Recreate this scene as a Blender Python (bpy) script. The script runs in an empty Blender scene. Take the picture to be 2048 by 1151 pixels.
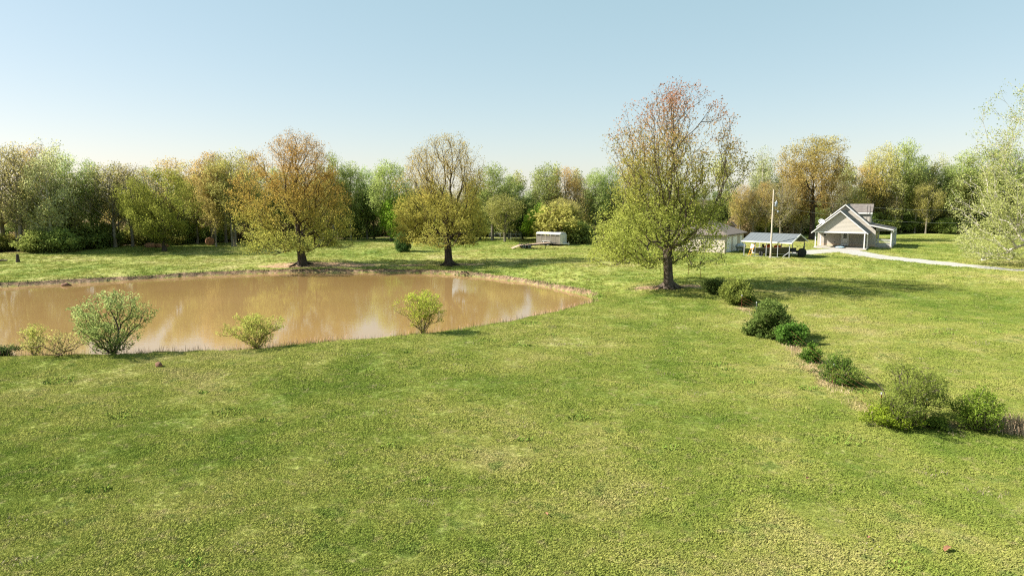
import bpy, math, random
import numpy as np
from math import radians, sin, cos, pi, sqrt, tan
random.seed(7)
sc = bpy.context.scene
COL = sc.collection

# ------------------------------------------------------------------ camera, sky, sun, exposure
F = 1365.0; PITCH = radians(7.5); CAMZ = 10.0
cd = bpy.data.cameras.new('camera'); cam = bpy.data.objects.new('camera', cd); COL.objects.link(cam)
cam.location = (0, 0, CAMZ); cam.rotation_euler = (pi/2-PITCH, 0, 0)
cd.sensor_width = 36.0; cd.lens = 36.0*F/2048.0; cd.clip_start = 0.1; cd.clip_end = 8000
sc.camera = cam
SUN_AZ, SUN_EL = radians(273), radians(37)
w = bpy.data.worlds.new('World'); sc.world = w; w.use_nodes = True
sky = w.node_tree.nodes.new('ShaderNodeTexSky'); sky.sky_type = 'NISHITA'; sky.sun_disc = False
sky.sun_elevation = SUN_EL; sky.sun_rotation = SUN_AZ
sky.altitude = 150; sky.air_density = 1.0; sky.dust_density = 0.55; sky.ozone_density = 1.0
bg = w.node_tree.nodes['Background']; bg.inputs[1].default_value = 0.0815
# a clear sky seen through an even, pale spring haze
tint = w.node_tree.nodes.new('ShaderNodeMix'); tint.data_type = 'RGBA'; tint.blend_type = 'MULTIPLY'; tint.inputs[0].default_value = 1.0; tint.inputs[7].default_value = (0.54, 0.372, 0.366, 1)
veil = w.node_tree.nodes.new('ShaderNodeMix'); veil.data_type = 'RGBA'; veil.blend_type = 'ADD'; veil.inputs[0].default_value = 1.0; veil.inputs[7].default_value = (1.07, 1.95, 1.93, 1)
w.node_tree.links.new(sky.outputs[0], tint.inputs[6]); w.node_tree.links.new(tint.outputs[2], veil.inputs[6]); w.node_tree.links.new(veil.outputs[2], bg.inputs[0])
sd_ = bpy.data.lights.new('sun', 'SUN'); sd_.energy = 5.0; sd_.angle = radians(0.55); sd_.color = (1.0, 0.94, 0.84)
sun = bpy.data.objects.new('sun', sd_); COL.objects.link(sun)
sdir = np.array([sin(SUN_AZ)*cos(SUN_EL), cos(SUN_AZ)*cos(SUN_EL), sin(SUN_EL)])   # towards the sun
import mathutils
sun.rotation_euler = mathutils.Vector(sdir).to_track_quat('Z', 'Y').to_euler()
sun.location = (0, 0, 60)
vs = sc.view_settings; vs.view_transform = 'Standard'; vs.look = 'None'; vs.gamma = 1.0; vs.exposure = 1.38; vs.use_curve_mapping = False
sc.cycles.use_denoising = False; sc.cycles.filter_width = 1.2
sc.cycles.max_bounces = 6; sc.cycles.diffuse_bounces = 3; sc.cycles.glossy_bounces = 3; sc.cycles.transmission_bounces = 4; sc.cycles.transparent_max_bounces = 6

# ------------------------------------------------------------------ helpers: pixels to directions
def ray(px, py):
    cx = (px-1024)/F; cy = (575.5-py)/F
    return np.array([cx, cos(PITCH)+cy*sin(PITCH), -sin(PITCH)+cy*cos(PITCH)])
def at_z(px, py, z):
    d = ray(px, py); t = (z-CAMZ)/d[2]; return np.array([0, 0, CAMZ])+d*t
def at_y(px, py, y):
    d = ray(px, py); return np.array([0, 0, CAMZ])+d*(y/d[1])

def _h(ix, iy, s):
    n = (ix*374761393 + iy*668265263 + s*974634777) & 0x7fffffff
    n = ((n ^ (n >> 13))*1274126177) & 0x7fffffff
    return ((n ^ (n >> 16)) & 0xffff)/65535.0
def vnoise(x, y, s=0):
    x = np.asarray(x, float); y = np.asarray(y, float)
    ix = np.floor(x).astype(np.int64); iy = np.floor(y).astype(np.int64)
    fx = x-ix; fy = y-iy; fx = fx*fx*(3-2*fx); fy = fy*fy*(3-2*fy)
    a = _h(ix, iy, s); b = _h(ix+1, iy, s); c = _h(ix, iy+1, s); d = _h(ix+1, iy+1, s)
    return (a*(1-fx)+b*fx)*(1-fy)+(c*(1-fx)+d*fx)*fy
def sstep(a, b, x):
    t = np.clip((x-a)/(b-a), 0, 1); return t*t*(3-2*t)

# ------------------------------------------------------------------ helpers: meshes and tags
def tag(o, label=None, cat=None, group=None, kind=None):
    if label: o['label'] = label
    if cat: o['category'] = cat
    if group: o['group'] = group
    if kind: o['kind'] = kind
    return o
def empty(name, loc=(0, 0, 0), rz=0.0, label=None, cat=None, group=None):
    o = bpy.data.objects.new(name, None); COL.objects.link(o); o.location = [float(v) for v in loc]; o.rotation_euler = (0, 0, rz)
    o.empty_display_size = 0.3
    return tag(o, label, cat, group)
def np_mesh(name, V, F_, mat, smooth=False, cols=None, attrs=None):
    V = np.asarray(V, np.float32); F_ = np.asarray(F_, np.int32)
    me = bpy.data.meshes.new(name); n, k = F_.shape
    me.vertices.add(len(V)); me.vertices.foreach_set('co', V.ravel())
    me.loops.add(n*k); me.loops.foreach_set('vertex_index', F_.ravel())
    me.polygons.add(n); me.polygons.foreach_set('loop_start', np.arange(0, n*k, k, dtype=np.int32))
    if smooth: me.polygons.foreach_set('use_smooth', np.ones(n, bool))
    if cols is not None:
        a = me.color_attributes.new('Col', 'FLOAT_COLOR', 'POINT')
        c = np.ones((len(V), 4), np.float32); c[:, :3] = cols; a.data.foreach_set('color', c.ravel())
    for kx, v in (attrs or {}).items():
        a = me.attributes.new(kx, 'FLOAT', 'POINT'); a.data.foreach_set('value', np.asarray(v, np.float32))
    me.update(calc_edges=True); me.validate()
    if mat: me.materials.append(mat)
    return me
def link(name, me, parent=None, loc=None):
    o = bpy.data.objects.new(name, me); COL.objects.link(o)
    if parent: o.parent = parent
    if loc is not None: o.location = [float(v) for v in loc]
    return o
class MB:
    """collects faces of one mesh"""
    def __init__(s): s.v = []; s.f = []; s.sm = []
    def add(s, vs_, fs, smooth=False):
        b = len(s.v); s.v += [tuple(float(c) for c in p) for p in vs_]; s.f += [tuple(i+b for i in f) for f in fs]; s.sm += [smooth]*len(fs); return s
    def box(s, x0, x1, y0, y1, z0, z1):
        return s.add([(x0,y0,z0),(x1,y0,z0),(x1,y1,z0),(x0,y1,z0),(x0,y0,z1),(x1,y0,z1),(x1,y1,z1),(x0,y1,z1)],
                     [(0,3,2,1),(4,5,6,7),(0,1,5,4),(1,2,6,5),(2,3,7,6),(3,0,4,7)])
    def hull8(s, p):      # eight corners: bottom 0-3, top 4-7
        return s.add(p, [(0,3,2,1),(4,5,6,7),(0,1,5,4),(1,2,6,5),(2,3,7,6),(3,0,4,7)])
    def slab(s, quad, t):  # a quad thickened downwards along z by t
        q = [tuple(p) for p in quad]
        return s.hull8([(x,y,z-t) for x,y,z in q]+q)
    def prism(s, poly, axis, a, b):   # extrude a 2-D polygon: axis 'x' -> poly=(y,z), 'y' -> (x,z), 'z' -> (x,y)
        n = len(poly)
        def P(u, v, t): return {'x':(t,u,v),'y':(u,t,v),'z':(u,v,t)}[axis]
        vs_ = [P(u,v,a) for u,v in poly]+[P(u,v,b) for u,v in poly]
        return s.add(vs_, [tuple(range(n))[::-1], tuple(range(n,2*n))]+[(i,(i+1)%n,n+(i+1)%n,n+i) for i in range(n)])
    def bar(s, p, q, r, r2=None, n=8, cap=True):
        p = np.array(p, float); q = np.array(q, float); r2 = r if r2 is None else r2
        d = q-p; L = np.linalg.norm(d); d = d/max(L, 1e-9)
        u = np.cross(d, [0,0,1]) if abs(d[2]) < 0.95 else np.cross(d, [1,0,0]); u /= np.linalg.norm(u); v_ = np.cross(d, u)
        ring = [(cos(2*pi*i/n), sin(2*pi*i/n)) for i in range(n)]
        vs_ = [p+r*(c*u+k*v_) for c,k in ring]+[q+r2*(c*u+k*v_) for c,k in ring]
        s.add(vs_, [(i,(i+1)%n,n+(i+1)%n,n+i) for i in range(n)], smooth=n > 5)
        if cap: s.add(vs_, [tuple(range(n))[::-1], tuple(range(n,2*n))])
        return s
    def tube(s, pts, r, n=6):
        for a, b in zip(pts[:-1], pts[1:]): s.bar(a, b, r, n=n)
        return s
    def lathe(s, prof, c, axis='z', n=16):   # prof = (radius, t) along the axis
        vs_ = []
        for r, t in prof:
            for i in range(n):
                a = 2*pi*i/n; u, v_ = r*cos(a), r*sin(a)
                vs_.append({'z':(c[0]+u,c[1]+v_,c[2]+t),'y':(c[0]+u,c[1]+t,c[2]+v_),'x':(c[0]+t,c[1]+u,c[2]+v_)}[axis])
        fs = [(k*n+i, k*n+(i+1)%n, (k+1)*n+(i+1)%n, (k+1)*n+i) for k in range(len(prof)-1) for i in range(n)]
        s.add(vs_, fs, smooth=True)
        s.add(vs_, [tuple(range(n))[::-1], tuple((len(prof)-1)*n+i for i in range(n))]); return s
    def blob(s, c, rx, ry, rz, seed=0, nu=12, nv=7, amp=0.25, zmin=-9):
        rnd = random.Random(seed); vs_ = []; ph = [rnd.uniform(0, 6.28) for _ in range(6)]
        for j in range(nv+1):
            th = pi*j/nv
            for i in range(nu):
                a = 2*pi*i/nu
                k = 1+amp*(0.5*sin(2*a+ph[0]+th)+0.35*sin(3*a+ph[1]-2*th)+0.3*sin(5*th+ph[2]+a)+0.3*rnd.uniform(-1, 1)*(0 < j < nv))
                vs_.append((c[0]+rx*k*sin(th)*cos(a), c[1]+ry*k*sin(th)*sin(a), max(zmin, c[2]+rz*k*cos(th))))
        fs = [(j*nu+i, j*nu+(i+1)%nu, (j+1)*nu+(i+1)%nu, (j+1)*nu+i) for j in range(nv) for i in range(nu)]
        return s.add(vs_, fs, smooth=True)
    def mesh(s, name, mat):
        me = bpy.data.meshes.new(name); me.from_pydata(s.v, [], s.f)
        me.polygons.foreach_set('use_smooth', s.sm); me.update(); me.materials.append(mat); return me
    def build(s, name, mat, parent=None, loc=None): return link(name, s.mesh(name, mat), parent, loc)

# ------------------------------------------------------------------ materials
def new_mat(name):
    m = bpy.data.materials.new(name); m.use_nodes = True; nt = m.node_tree
    return m, nt, nt.nodes['Principled BSDF'], nt.nodes['Material Output']
def N(nt, t, **kw):
    n = nt.nodes.new(t)
    for k, v in kw.items(): setattr(n, k, v)
    return n
def ramp(nt, src, stops):
    r = N(nt, 'ShaderNodeValToRGB'); e = r.color_ramp.elements
    while len(e) < len(stops): e.new(0.5)
    for el, (p, c) in zip(e, stops): el.position = p; el.color = (*c, 1) if len(c) == 3 else c
    nt.links.new(src, r.inputs[0]); return r.outputs[0]
def noise(nt, vec, scale, detail=4, rough=0.55):
    n = N(nt, 'ShaderNodeTexNoise'); n.inputs['Scale'].default_value = scale; n.inputs['Detail'].default_value = detail; n.inputs['Roughness'].default_value = rough
    if vec is not None: nt.links.new(vec, n.inputs['Vector'])
    return n.outputs[0]
def mixc(nt, fac, a, b, mode='MIX'):
    m = N(nt, 'ShaderNodeMix', data_type='RGBA', blend_type=mode); m.clamp_factor = True
    for sock, v in ((m.inputs[0], fac), (m.inputs[6], a), (m.inputs[7], b)):
        if isinstance(v, (int, float)): sock.default_value = v
        elif isinstance(v, tuple): sock.default_value = (*v, 1)
        else: nt.links.new(v, sock)
    return m.outputs[2]
def math_(nt, op, a, b=None):
    m = N(nt, 'ShaderNodeMath', operation=op)
    for sock, v in ((m.inputs[0], a), (m.inputs[1], b)):
        if v is None: continue
        if isinstance(v, (int, float)): sock.default_value = v
        else: nt.links.new(v, sock)
    return m.outputs[0]
def attr(nt, name, typ='GEOMETRY'):
    a = N(nt, 'ShaderNodeAttribute'); a.attribute_name = name; a.attribute_type = typ; return a
def bump(nt, h, strength, dist, bsdf):
    b = N(nt, 'ShaderNodeBump'); b.inputs['Strength'].default_value = strength; b.inputs['Distance'].default_value = dist
    nt.links.new(h, b.inputs['Height']); nt.links.new(b.outputs[0], bsdf.inputs['Normal'])
def simple(name, col, rough=0.6, metal=0.0, var=0.15, scale=6.0, bmp=0.0):
    m, nt, b, out = new_mat(name)
    tc = N(nt, 'ShaderNodeTexCoord').outputs['Object']
    n = noise(nt, tc, scale, 5)
    lo = tuple(c*(1-var) for c in col); hi = tuple(min(1, c*(1+var)) for c in col)
    nt.links.new(ramp(nt, n, [(0.3, lo), (0.7, hi)]), b.inputs['Base Color'])
    b.inputs['Roughness'].default_value = rough; b.inputs['Metallic'].default_value = metal
    if bmp: bump(nt, noise(nt, tc, scale*4, 3), bmp, 0.02, b)
    return m

def grass_colour(nt, P, straw=None):
    n1 = noise(nt, P, 0.07, 3); n2 = noise(nt, P, 0.45, 5, 0.6); n3 = noise(nt, P, 2.6, 5, 0.65); n4 = noise(nt, P, 9.0, 4, 0.7)
    t = math_(nt, 'ADD', math_(nt, 'MULTIPLY', n1, 0.55), math_(nt, 'MULTIPLY', n2, 0.45))
    c = ramp(nt, t, [(0.36, (0.130, 0.190, 0.036)), (0.46, (0.210, 0.250, 0.056)), (0.54, (0.282, 0.294, 0.082)), (0.63, (0.355, 0.322, 0.135))])
    dry = ramp(nt, n3, [(0.54, (0, 0, 0)), (0.72, (1, 1, 1))])
    c = mixc(nt, math_(nt, 'MULTIPLY', dry, 0.6), c, (0.37, 0.30, 0.18))
    lush = ramp(nt, noise(nt, P, 0.9, 4, 0.6), [(0.58, (0, 0, 0)), (0.68, (1, 1, 1))])
    c = mixc(nt, math_(nt, 'MULTIPLY', lush, 0.6), c, (0.110, 0.185, 0.034))
    c = mixc(nt, 0.75, c, ramp(nt, n4, [(0.30, (0.72, 0.74, 0.70)), (0.70, (1.25, 1.23, 1.22))]), 'MULTIPLY')
    if straw is not None: c = mixc(nt, straw, c, ramp(nt, n3, [(0.3, (0.30, 0.21, 0.12)), (0.7, (0.46, 0.35, 0.22))]))
    return c

def mat_ground():
    m, nt, b, out = new_mat('pasture_ground')
    P = N(nt, 'ShaderNodeNewGeometry').outputs['Position']
    c = grass_colour(nt, P, attr(nt, 'straw').outputs['Fac'])
    soil = ramp(nt, noise(nt, P, 1.4, 6, 0.65), [(0.3, (0.24, 0.145, 0.085)), (0.5, (0.38, 0.25, 0.155)), (0.7, (0.50, 0.36, 0.24))])
    d = math_(nt, 'ADD', attr(nt, 'dirt').outputs['Fac'], math_(nt, 'MULTIPLY', math_(nt, 'SUBTRACT', noise(nt, P, 2.2, 5, 0.65), 0.5), 0.9))
    c = mixc(nt, ramp(nt, d, [(0.38, (0, 0, 0)), (0.62, (1, 1, 1))]), c, soil)
    litter = ramp(nt, noise(nt, P, 3.0, 5), [(0.3, (0.060, 0.042, 0.024)), (0.7, (0.14, 0.10, 0.055))])
    c = mixc(nt, math_(nt, 'MULTIPLY', attr(nt, 'bank_drop').outputs['Fac'], ramp(nt, noise(nt, P, 1.8, 4), [(0.35, (0.55, 0.55, 0.55)), (0.6, (1, 1, 1))])), c, (0.085, 0.058, 0.036))  # painted shade: the far bank's undercut is darkened in the soil colour
    c = mixc(nt, attr(nt, 'litter').outputs['Fac'], c, litter)
    nt.links.new(c, b.inputs['Base Color']); b.inputs['Roughness'].default_value = 0.95; b.inputs['Specular IOR Level'].default_value = 0.1
    h = math_(nt, 'ADD', noise(nt, P, 5.0, 6, 0.7), math_(nt, 'MULTIPLY', noise(nt, P, 1.1, 3), 1.6))
    bump(nt, h, 0.9, 0.16, b)
    return m
def mat_grass():
    m, nt, b, out = new_mat('grass_blades')
    P = N(nt, 'ShaderNodeNewGeometry').outputs['Position']
    c = grass_colour(nt, P, attr(nt, 'straw', 'INSTANCER').outputs['Fac'])
    r = N(nt, 'ShaderNodeObjectInfo').outputs['Random']
    c = mixc(nt, 1.0, c, ramp(nt, r, [(0.0, (0.86, 0.92, 0.78)), (0.6, (1.10, 1.12, 1.02)), (1.0, (1.38, 1.30, 1.3))]), 'MULTIPLY')
    df = N(nt, 'ShaderNodeBsdfDiffuse'); tr = N(nt, 'ShaderNodeBsdfTranslucent'); mx = N(nt, 'ShaderNodeMixShader'); mx.inputs[0].default_value = 0.3
    va = N(nt, 'ShaderNodeVectorMath', operation='ADD'); va.inputs[1].default_value = (0, 0, 1.1); nt.links.new(N(nt, 'ShaderNodeNewGeometry').outputs['Normal'], va.inputs[0])
    vn = N(nt, 'ShaderNodeVectorMath', operation='NORMALIZE'); nt.links.new(va.outputs[0], vn.inputs[0]); nt.links.new(vn.outputs[0], df.inputs['Normal'])
    nt.links.new(c, df.inputs[0]); nt.links.new(c, tr.inputs[0]); nt.links.new(df.outputs[0], mx.inputs[1]); nt.links.new(tr.outputs[0], mx.inputs[2])
    nt.links.new(mx.outputs[0], out.inputs[0]); return m
def mat_leaf(name, vary=0.25, trans=0.5):
    m, nt, b, out = new_mat(name)
    c = attr(nt, 'Col').outputs['Color']
    r = N(nt, 'ShaderNodeObjectInfo').outputs['Random']
    hs = N(nt, 'ShaderNodeHueSaturation')
    nt.links.new(math_(nt, 'ADD', 0.5-0.012*vary/0.25, math_(nt, 'MULTIPLY', r, 0.028*vary/0.25)), hs.inputs['Hue'])
    nt.links.new(math_(nt, 'ADD', 1-vary*0.6, math_(nt, 'MULTIPLY', math_(nt, 'FRACT', math_(nt, 'MULTIPLY', r, 7.31)), vary*1.4)), hs.inputs['Value'])
    nt.links.new(c, hs.inputs['Color']); c = hs.outputs[0]
    df = N(nt, 'ShaderNodeBsdfDiffuse'); tr = N(nt, 'ShaderNodeBsdfTranslucent'); mx = N(nt, 'ShaderNodeMixShader'); mx.inputs[0].default_value = trans
    nt.links.new(c, df.inputs[0]); nt.links.new(c, tr.inputs[0]); nt.links.new(df.outputs[0], mx.inputs[1]); nt.links.new(tr.outputs[0], mx.inputs[2])
    nt.links.new(mx.outputs[0], out.inputs[0]); return m
def mat_bark(name, lo, hi, scale=5.0):
    m, nt, b, out = new_mat(name)
    tc = N(nt, 'ShaderNodeTexCoord').outputs['Object']
    mp = N(nt, 'ShaderNodeMapping'); mp.inputs['Scale'].default_value = (1, 1, 0.25); nt.links.new(tc, mp.inputs[0])
    n = noise(nt, mp.outputs[0], scale, 6, 0.65)
    nt.links.new(ramp(nt, n, [(0.35, lo), (0.65, hi)]), b.inputs['Base Color']); b.inputs['Roughness'].default_value = 0.95; b.inputs['Specular IOR Level'].default_value = 0.1
    bump(nt, n, 0.8, 0.05, b); return m
def mat_water():
    m, nt, b, out = new_mat('muddy_water')
    P = N(nt, 'ShaderNodeNewGeometry').outputs['Position']
    nt.links.new(ramp(nt, noise(nt, P, 0.06, 3), [(0.3, (0.235, 0.145, 0.055)), (0.7, (0.285, 0.18, 0.075))]), b.inputs['Base Color'])
    b.inputs['Roughness'].default_value = 0.012; b.inputs['IOR'].default_value = 1.42
    mp = N(nt, 'ShaderNodeMapping'); mp.inputs['Scale'].default_value = (0.8, 1.6, 1); nt.links.new(P, mp.inputs[0])
    h = math_(nt, 'ADD', noise(nt, mp.outputs[0], 3.0, 3), math_(nt, 'MULTIPLY', noise(nt, mp.outputs[0], 0.5, 2), 1.0))
    bump(nt, h, 0.04, 0.05, b); return m
def mat_shingle(name, col):
    m, nt, b, out = new_mat(name)
    tc = N(nt, 'ShaderNodeTexCoord').outputs['Object']
    br = N(nt, 'ShaderNodeTexBrick'); br.inputs['Scale'].default_value = 1.0; br.inputs['Brick Width'].default_value = 0.32; br.inputs['Row Height'].default_value = 0.16; br.inputs['Mortar Size'].default_value = 0.008
    nt.links.new(tc, br.inputs['Vector'])
    for i, k in ((1, 0.82), (2, 1.15), (3, 0.6)): br.inputs[i].default_value = (*[c*k for c in col], 1)
    c = mixc(nt, 0.5, br.outputs[0], ramp(nt, noise(nt, tc, 2.0, 5), [(0.3, (0.75,)*3), (0.7, (1.2,)*3)]), 'MULTIPLY')
    nt.links.new(c, b.inputs['Base Color']); b.inputs['Roughness'].default_value = 0.9; return m
def mat_blade():
    m, nt, b, out = new_mat('tall_weeds')
    P = N(nt, 'ShaderNodeNewGeometry').outputs['Position']
    nt.links.new(ramp(nt, noise(nt, P, 3.0, 3), [(0.35, (0.10, 0.165, 0.03)), (0.65, (0.19, 0.255, 0.045))]), b.inputs['Base Color'])
    b.inputs['Roughness'].default_value = 1.0; b.inputs['Specular IOR Level'].default_value = 0.0
    va = N(nt, 'ShaderNodeVectorMath', operation='ADD'); va.inputs[1].default_value = (0, 0, 0.9); nt.links.new(N(nt, 'ShaderNodeNewGeometry').outputs['Normal'], va.inputs[0])
    vn = N(nt, 'ShaderNodeVectorMath', operation='NORMALIZE'); nt.links.new(va.outputs[0], vn.inputs[0]); nt.links.new(vn.outputs[0], b.inputs['Normal'])
    return m
def mat_gravel():
    m, nt, b, out = new_mat('pale_gravel')
    P = N(nt, 'ShaderNodeNewGeometry').outputs['Position']
    c = ramp(nt, noise(nt, P, 6.0, 6, 0.7), [(0.3, (0.24, 0.23, 0.205)), (0.7, (0.41, 0.40, 0.375))])
    c = mixc(nt, ramp(nt, noise(nt, P, 0.5, 4), [(0.5, (0, 0, 0)), (0.75, (0.7, 0.7, 0.7))]), c, (0.33, 0.27, 0.19))
    nt.links.new(c, b.inputs['Base Color']); b.inputs['Roughness'].default_value = 0.95
    bump(nt, noise(nt, P, 14, 4, 0.7), 0.6, 0.03, b); return m

M = dict(
    ground=mat_ground(), grass=mat_grass(), water=mat_water(), gravel=mat_gravel(), leaf=mat_leaf('leaves'), leaf_hero=mat_leaf('tree_leaves', vary=0.0),
    leaf_bush=mat_leaf('shrub_leaves', vary=0.10),
    bark=mat_bark('grey_brown_bark', (0.055, 0.042, 0.032), (0.15, 0.12, 0.095)), bark_dark=mat_bark('dark_bark', (0.03, 0.024, 0.02), (0.085, 0.066, 0.052)),
    bark_pale=mat_bark('pale_mottled_bark', (0.24, 0.21, 0.17), (0.62, 0.58, 0.50), 2.5), bark_slim=mat_bark('pale_slim_bark', (0.20, 0.175, 0.13), (0.46, 0.42, 0.34), 3.0), bark_wood=mat_bark('pale_grey_bark', (0.11, 0.095, 0.072), (0.25, 0.225, 0.175), 3.0), bark_tan=mat_bark('tan_twigs', (0.14, 0.10, 0.06), (0.28, 0.20, 0.12)),
    siding=simple('beige_siding', (0.41, 0.375, 0.325), 0.6, var=0.06), siding2=simple('tan_garage_siding', (0.46, 0.40, 0.33), 0.6, var=0.06),
    brick_tan=simple('pinkish_backwall', (0.52, 0.40, 0.29), 0.7, var=0.08), trim=simple('white_trim', (0.66, 0.655, 0.63), 0.45, var=0.04),
    white=simple('white_paint', (0.78, 0.78, 0.77), 0.4, var=0.05), shingle=mat_shingle('grey_brown_shingles', (0.150, 0.130, 0.118)), shingle2=mat_shingle('brown_shingles', (0.155, 0.125, 0.105)),
    concrete=simple('concrete', (0.36, 0.33, 0.29), 0.9, var=0.12, scale=1.5), glass=simple('dark_glass', (0.03, 0.035, 0.04), 0.08, var=0.02),
    galv=simple('galvanised_steel', (0.42, 0.44, 0.46), 0.45, 0.6, 0.1), sheet=simple('blue_grey_sheet_roof', (0.125, 0.138, 0.145), 0.6, 0.0, 0.06, 2.0),
    steel_dark=simple('dark_steel', (0.05, 0.05, 0.055), 0.5, 0.4), black=simple('black_rubber', (0.018, 0.018, 0.018), 0.8), rim=simple('pale_wheel_rim', (0.62, 0.62, 0.62), 0.4, 0.3),
    pole=simple('weathered_pole', (0.44, 0.38, 0.31), 0.9, var=0.2, scale=3.0, bmp=0.3), wood=simple('weathered_planks', (0.33, 0.23, 0.155), 0.85, var=0.25), wood_dark=simple('dark_wood', (0.065, 0.05, 0.04), 0.9, var=0.3),
    orange=simple('orange_plastic', (0.75, 0.13, 0.03), 0.5), yellow=simple('orange_yellow_fibreglass', (0.80, 0.38, 0.04), 0.5), hull=simple('dark_boat_hull', (0.055, 0.05, 0.04), 0.35), hull_white=simple('boat_trim', (0.55, 0.50, 0.42), 0.4),
    alu=simple('weathered_aluminium', (0.27, 0.24, 0.20), 0.6, 0.1, 0.18, 3.0), alu_white=simple('chalky_white_metal', (0.52, 0.52, 0.50), 0.5, 0.1, 0.08, 2.0), hay=simple('old_hay', (0.27, 0.13, 0.065), 0.95, var=0.45, scale=9.0, bmp=0.8),
    rust=simple('rusty_steel', (0.22, 0.075, 0.035), 0.85, 0.2, 0.3), wire=simple('wire', (0.42, 0.40, 0.38), 0.5, 0.5), blue=simple('light_blue_plastic', (0.25, 0.42, 0.55), 0.6),
    clod=simple('red_brown_clod', (0.17, 0.085, 0.05), 0.95, var=0.4, scale=8.0, bmp=0.8), dryleaf=simple('dry_brown_leaf', (0.26, 0.12, 0.06), 0.8, var=0.3), straw=simple('dry_stalks', (0.46, 0.34, 0.22), 0.9, var=0.35),
    deadgrass=simple('grey_dead_grass', (0.23, 0.19, 0.12), 0.95, var=0.3),
    redstalk=simple('reddish_dry_stalks', (0.40, 0.24, 0.17), 0.9, var=0.3), blade=mat_blade(), lampglass=simple('grey_blue_lamp', (0.20, 0.23, 0.27), 0.3),
)

# ------------------------------------------------------------------ terrain
WZ = 0.90        # water level
ctl = [(0,1151,.2),(512,1151,.2),(1024,1151,.25),(1536,1151,.35),(2048,1151,.4),(0,900,.6),(600,900,.6),(1200,900,.75),(1700,950,.7),(300,780,1.2),(800,760,1.25),
       (0,725,1.5),(300,727,1.5),(600,707,1.5),(900,673,1.5),(1100,637,1.5),(1230,605,1.65),(1338,577,2.0),(1575,685,1.4),(1800,845,1.0),(2048,865,1.0),
       (1900,650,1.75),(2048,760,1.35),(1700,560,2.35),(2048,545,2.5),(1680,495,3.0),(1640,495,3.0),(1790,490,3.0),(1545,512,2.7),(1450,505,2.8),(605,530,1.5),(898,530,1.55),
       (0,555,1.35),(300,535,1.5),(0,505,2.0),(300,490,2.2),(650,485,2.2),(1000,478,2.3),(1080,496,2.1),(1180,490,2.3),(1200,525,2.2),(1850,467,3.0),(1480,475,3.0)]
CP = np.array([at_z(*c) for c in ctl])
extra = np.array([(0,4,0.0),(-25,6,0.1),(25,6,0.3),(-80,100,2.0),(-80,75,1.4),(-70,40,1.3),(90,60,2.2),(110,110,3.0),(0,190,3.0),(-120,190,2.8),(120,190,3.4),(0,400,3.5),(-400,300,3),(400,300,3.5),(0,-200,-0.5)])
CP = np.vstack([CP, extra])
far_px = [(-260,592),(0,573),(120,567),(200,563),(300,557),(400,551),(520,546),(700,544),(880,546),(960,553),(1050,564),(1120,578),(1175,589),(1203,599)]
near_px = [(1198,607),(1150,620),(1060,641),(980,656),(900,669),(800,679),(700,689),(600,698),(500,706),(350,713),(200,718),(0,721),(-300,722)]
poly0 = np.array([at_z(a, b, WZ)[:2] for a, b in far_px+near_px])
def smooth_poly(p, it=2):
    for _ in range(it):
        q = np.roll(p, -1, 0); p = np.stack([0.75*p+0.25*q, 0.25*p+0.75*q], 1).reshape(-1, 2)
    return p
POND = smooth_poly(poly0)
NEARLINE = np.array([at_z(a, b, WZ)[:2] for a, b in near_px])
def pond_sd(x, y):      # positive on land
    x = np.asarray(x, float); y = np.asarray(y, float); sh = x.shape; x = x.ravel(); y = y.ravel()
    best = np.full(x.shape, 1e9); inside = np.zeros(x.shape, bool); n = len(POND)
    for i in range(n):
        ax, ay = POND[i]; bx, by = POND[(i+1) % n]; dx, dy = bx-ax, by-ay
        t = np.clip(((x-ax)*dx+(y-ay)*dy)/(dx*dx+dy*dy+1e-12), 0, 1)
        best = np.minimum(best, np.hypot(x-ax-t*dx, y-ay-t*dy))
        c = ((ay > y) != (by > y)) & (x < (bx-ax)*(y-ay)/(by-ay+1e-12)+ax); inside ^= c
    sd = np.where(inside, -best, best)
    sd = sd+0.38*(vnoise(x*0.9, y*0.9, 3)-0.5)+0.3*(vnoise(x*2.3, y*2.3, 4)-0.5)
    return sd.reshape(sh)
def base_z(x, y):
    x = np.asarray(x, float); y = np.asarray(y, float); num = np.zeros(x.shape); den = np.zeros(x.shape)
    for cx, cy, cz in CP:
        wt = 1.0/((x-cx)**2+(y-cy)**2+20.0)**1.6
        num += wt*cz; den += wt
    return num/den
def nearness(x, y):     # 1 on the dam side of the pond
    yl = np.interp(x, NEARLINE[::-1, 0], NEARLINE[::-1, 1])
    return sstep(6, -2, y-yl)
def gz(x, y, sd=None):
    x = np.asarray(x, float); y = np.asarray(y, float)
    z = base_z(x, y)
    r = np.hypot(x, y)
    z = z+(0.10*(vnoise(x*0.35, y*0.35, 1)-0.5)+0.07*(vnoise(x*0.9, y*0.9, 2)-0.5)+0.30*(vnoise(x*0.11, y*0.11, 9)-0.5))*sstep(400, 120, r)
    if sd is None: sd = pond_sd(x, y)
    nr = nearness(x, y)
    lip = WZ+0.16+0.14*vnoise(x*0.5, y*0.5, 5)+(1-nr)*(0.10+0.18*vnoise(x*.22, y*.22, 6))
    wd = 5.0*(1-nr)+1.6*nr
    t = sstep(0, 1, np.clip(sd/wd, 0, 1))
    land = lip+(np.maximum(z, WZ+0.35)-lip)*t
    bank_drop = lip-np.clip(-sd, 0, 0.42)/0.42*(lip-WZ+.10)-np.clip(-sd-0.55, 0, 6)*0.25
    return np.where(sd > 0, land, bank_drop)
def gpt(px, py, it=8):     # where the ray through a pixel meets the ground
    z = 1.5
    for _ in range(it): p = at_z(px, py, z); z = 0.5*z+0.5*float(gz(p[0], p[1]))
    p = at_z(px, py, z); return np.array([p[0], p[1], float(gz(p[0], p[1]))])

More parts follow.
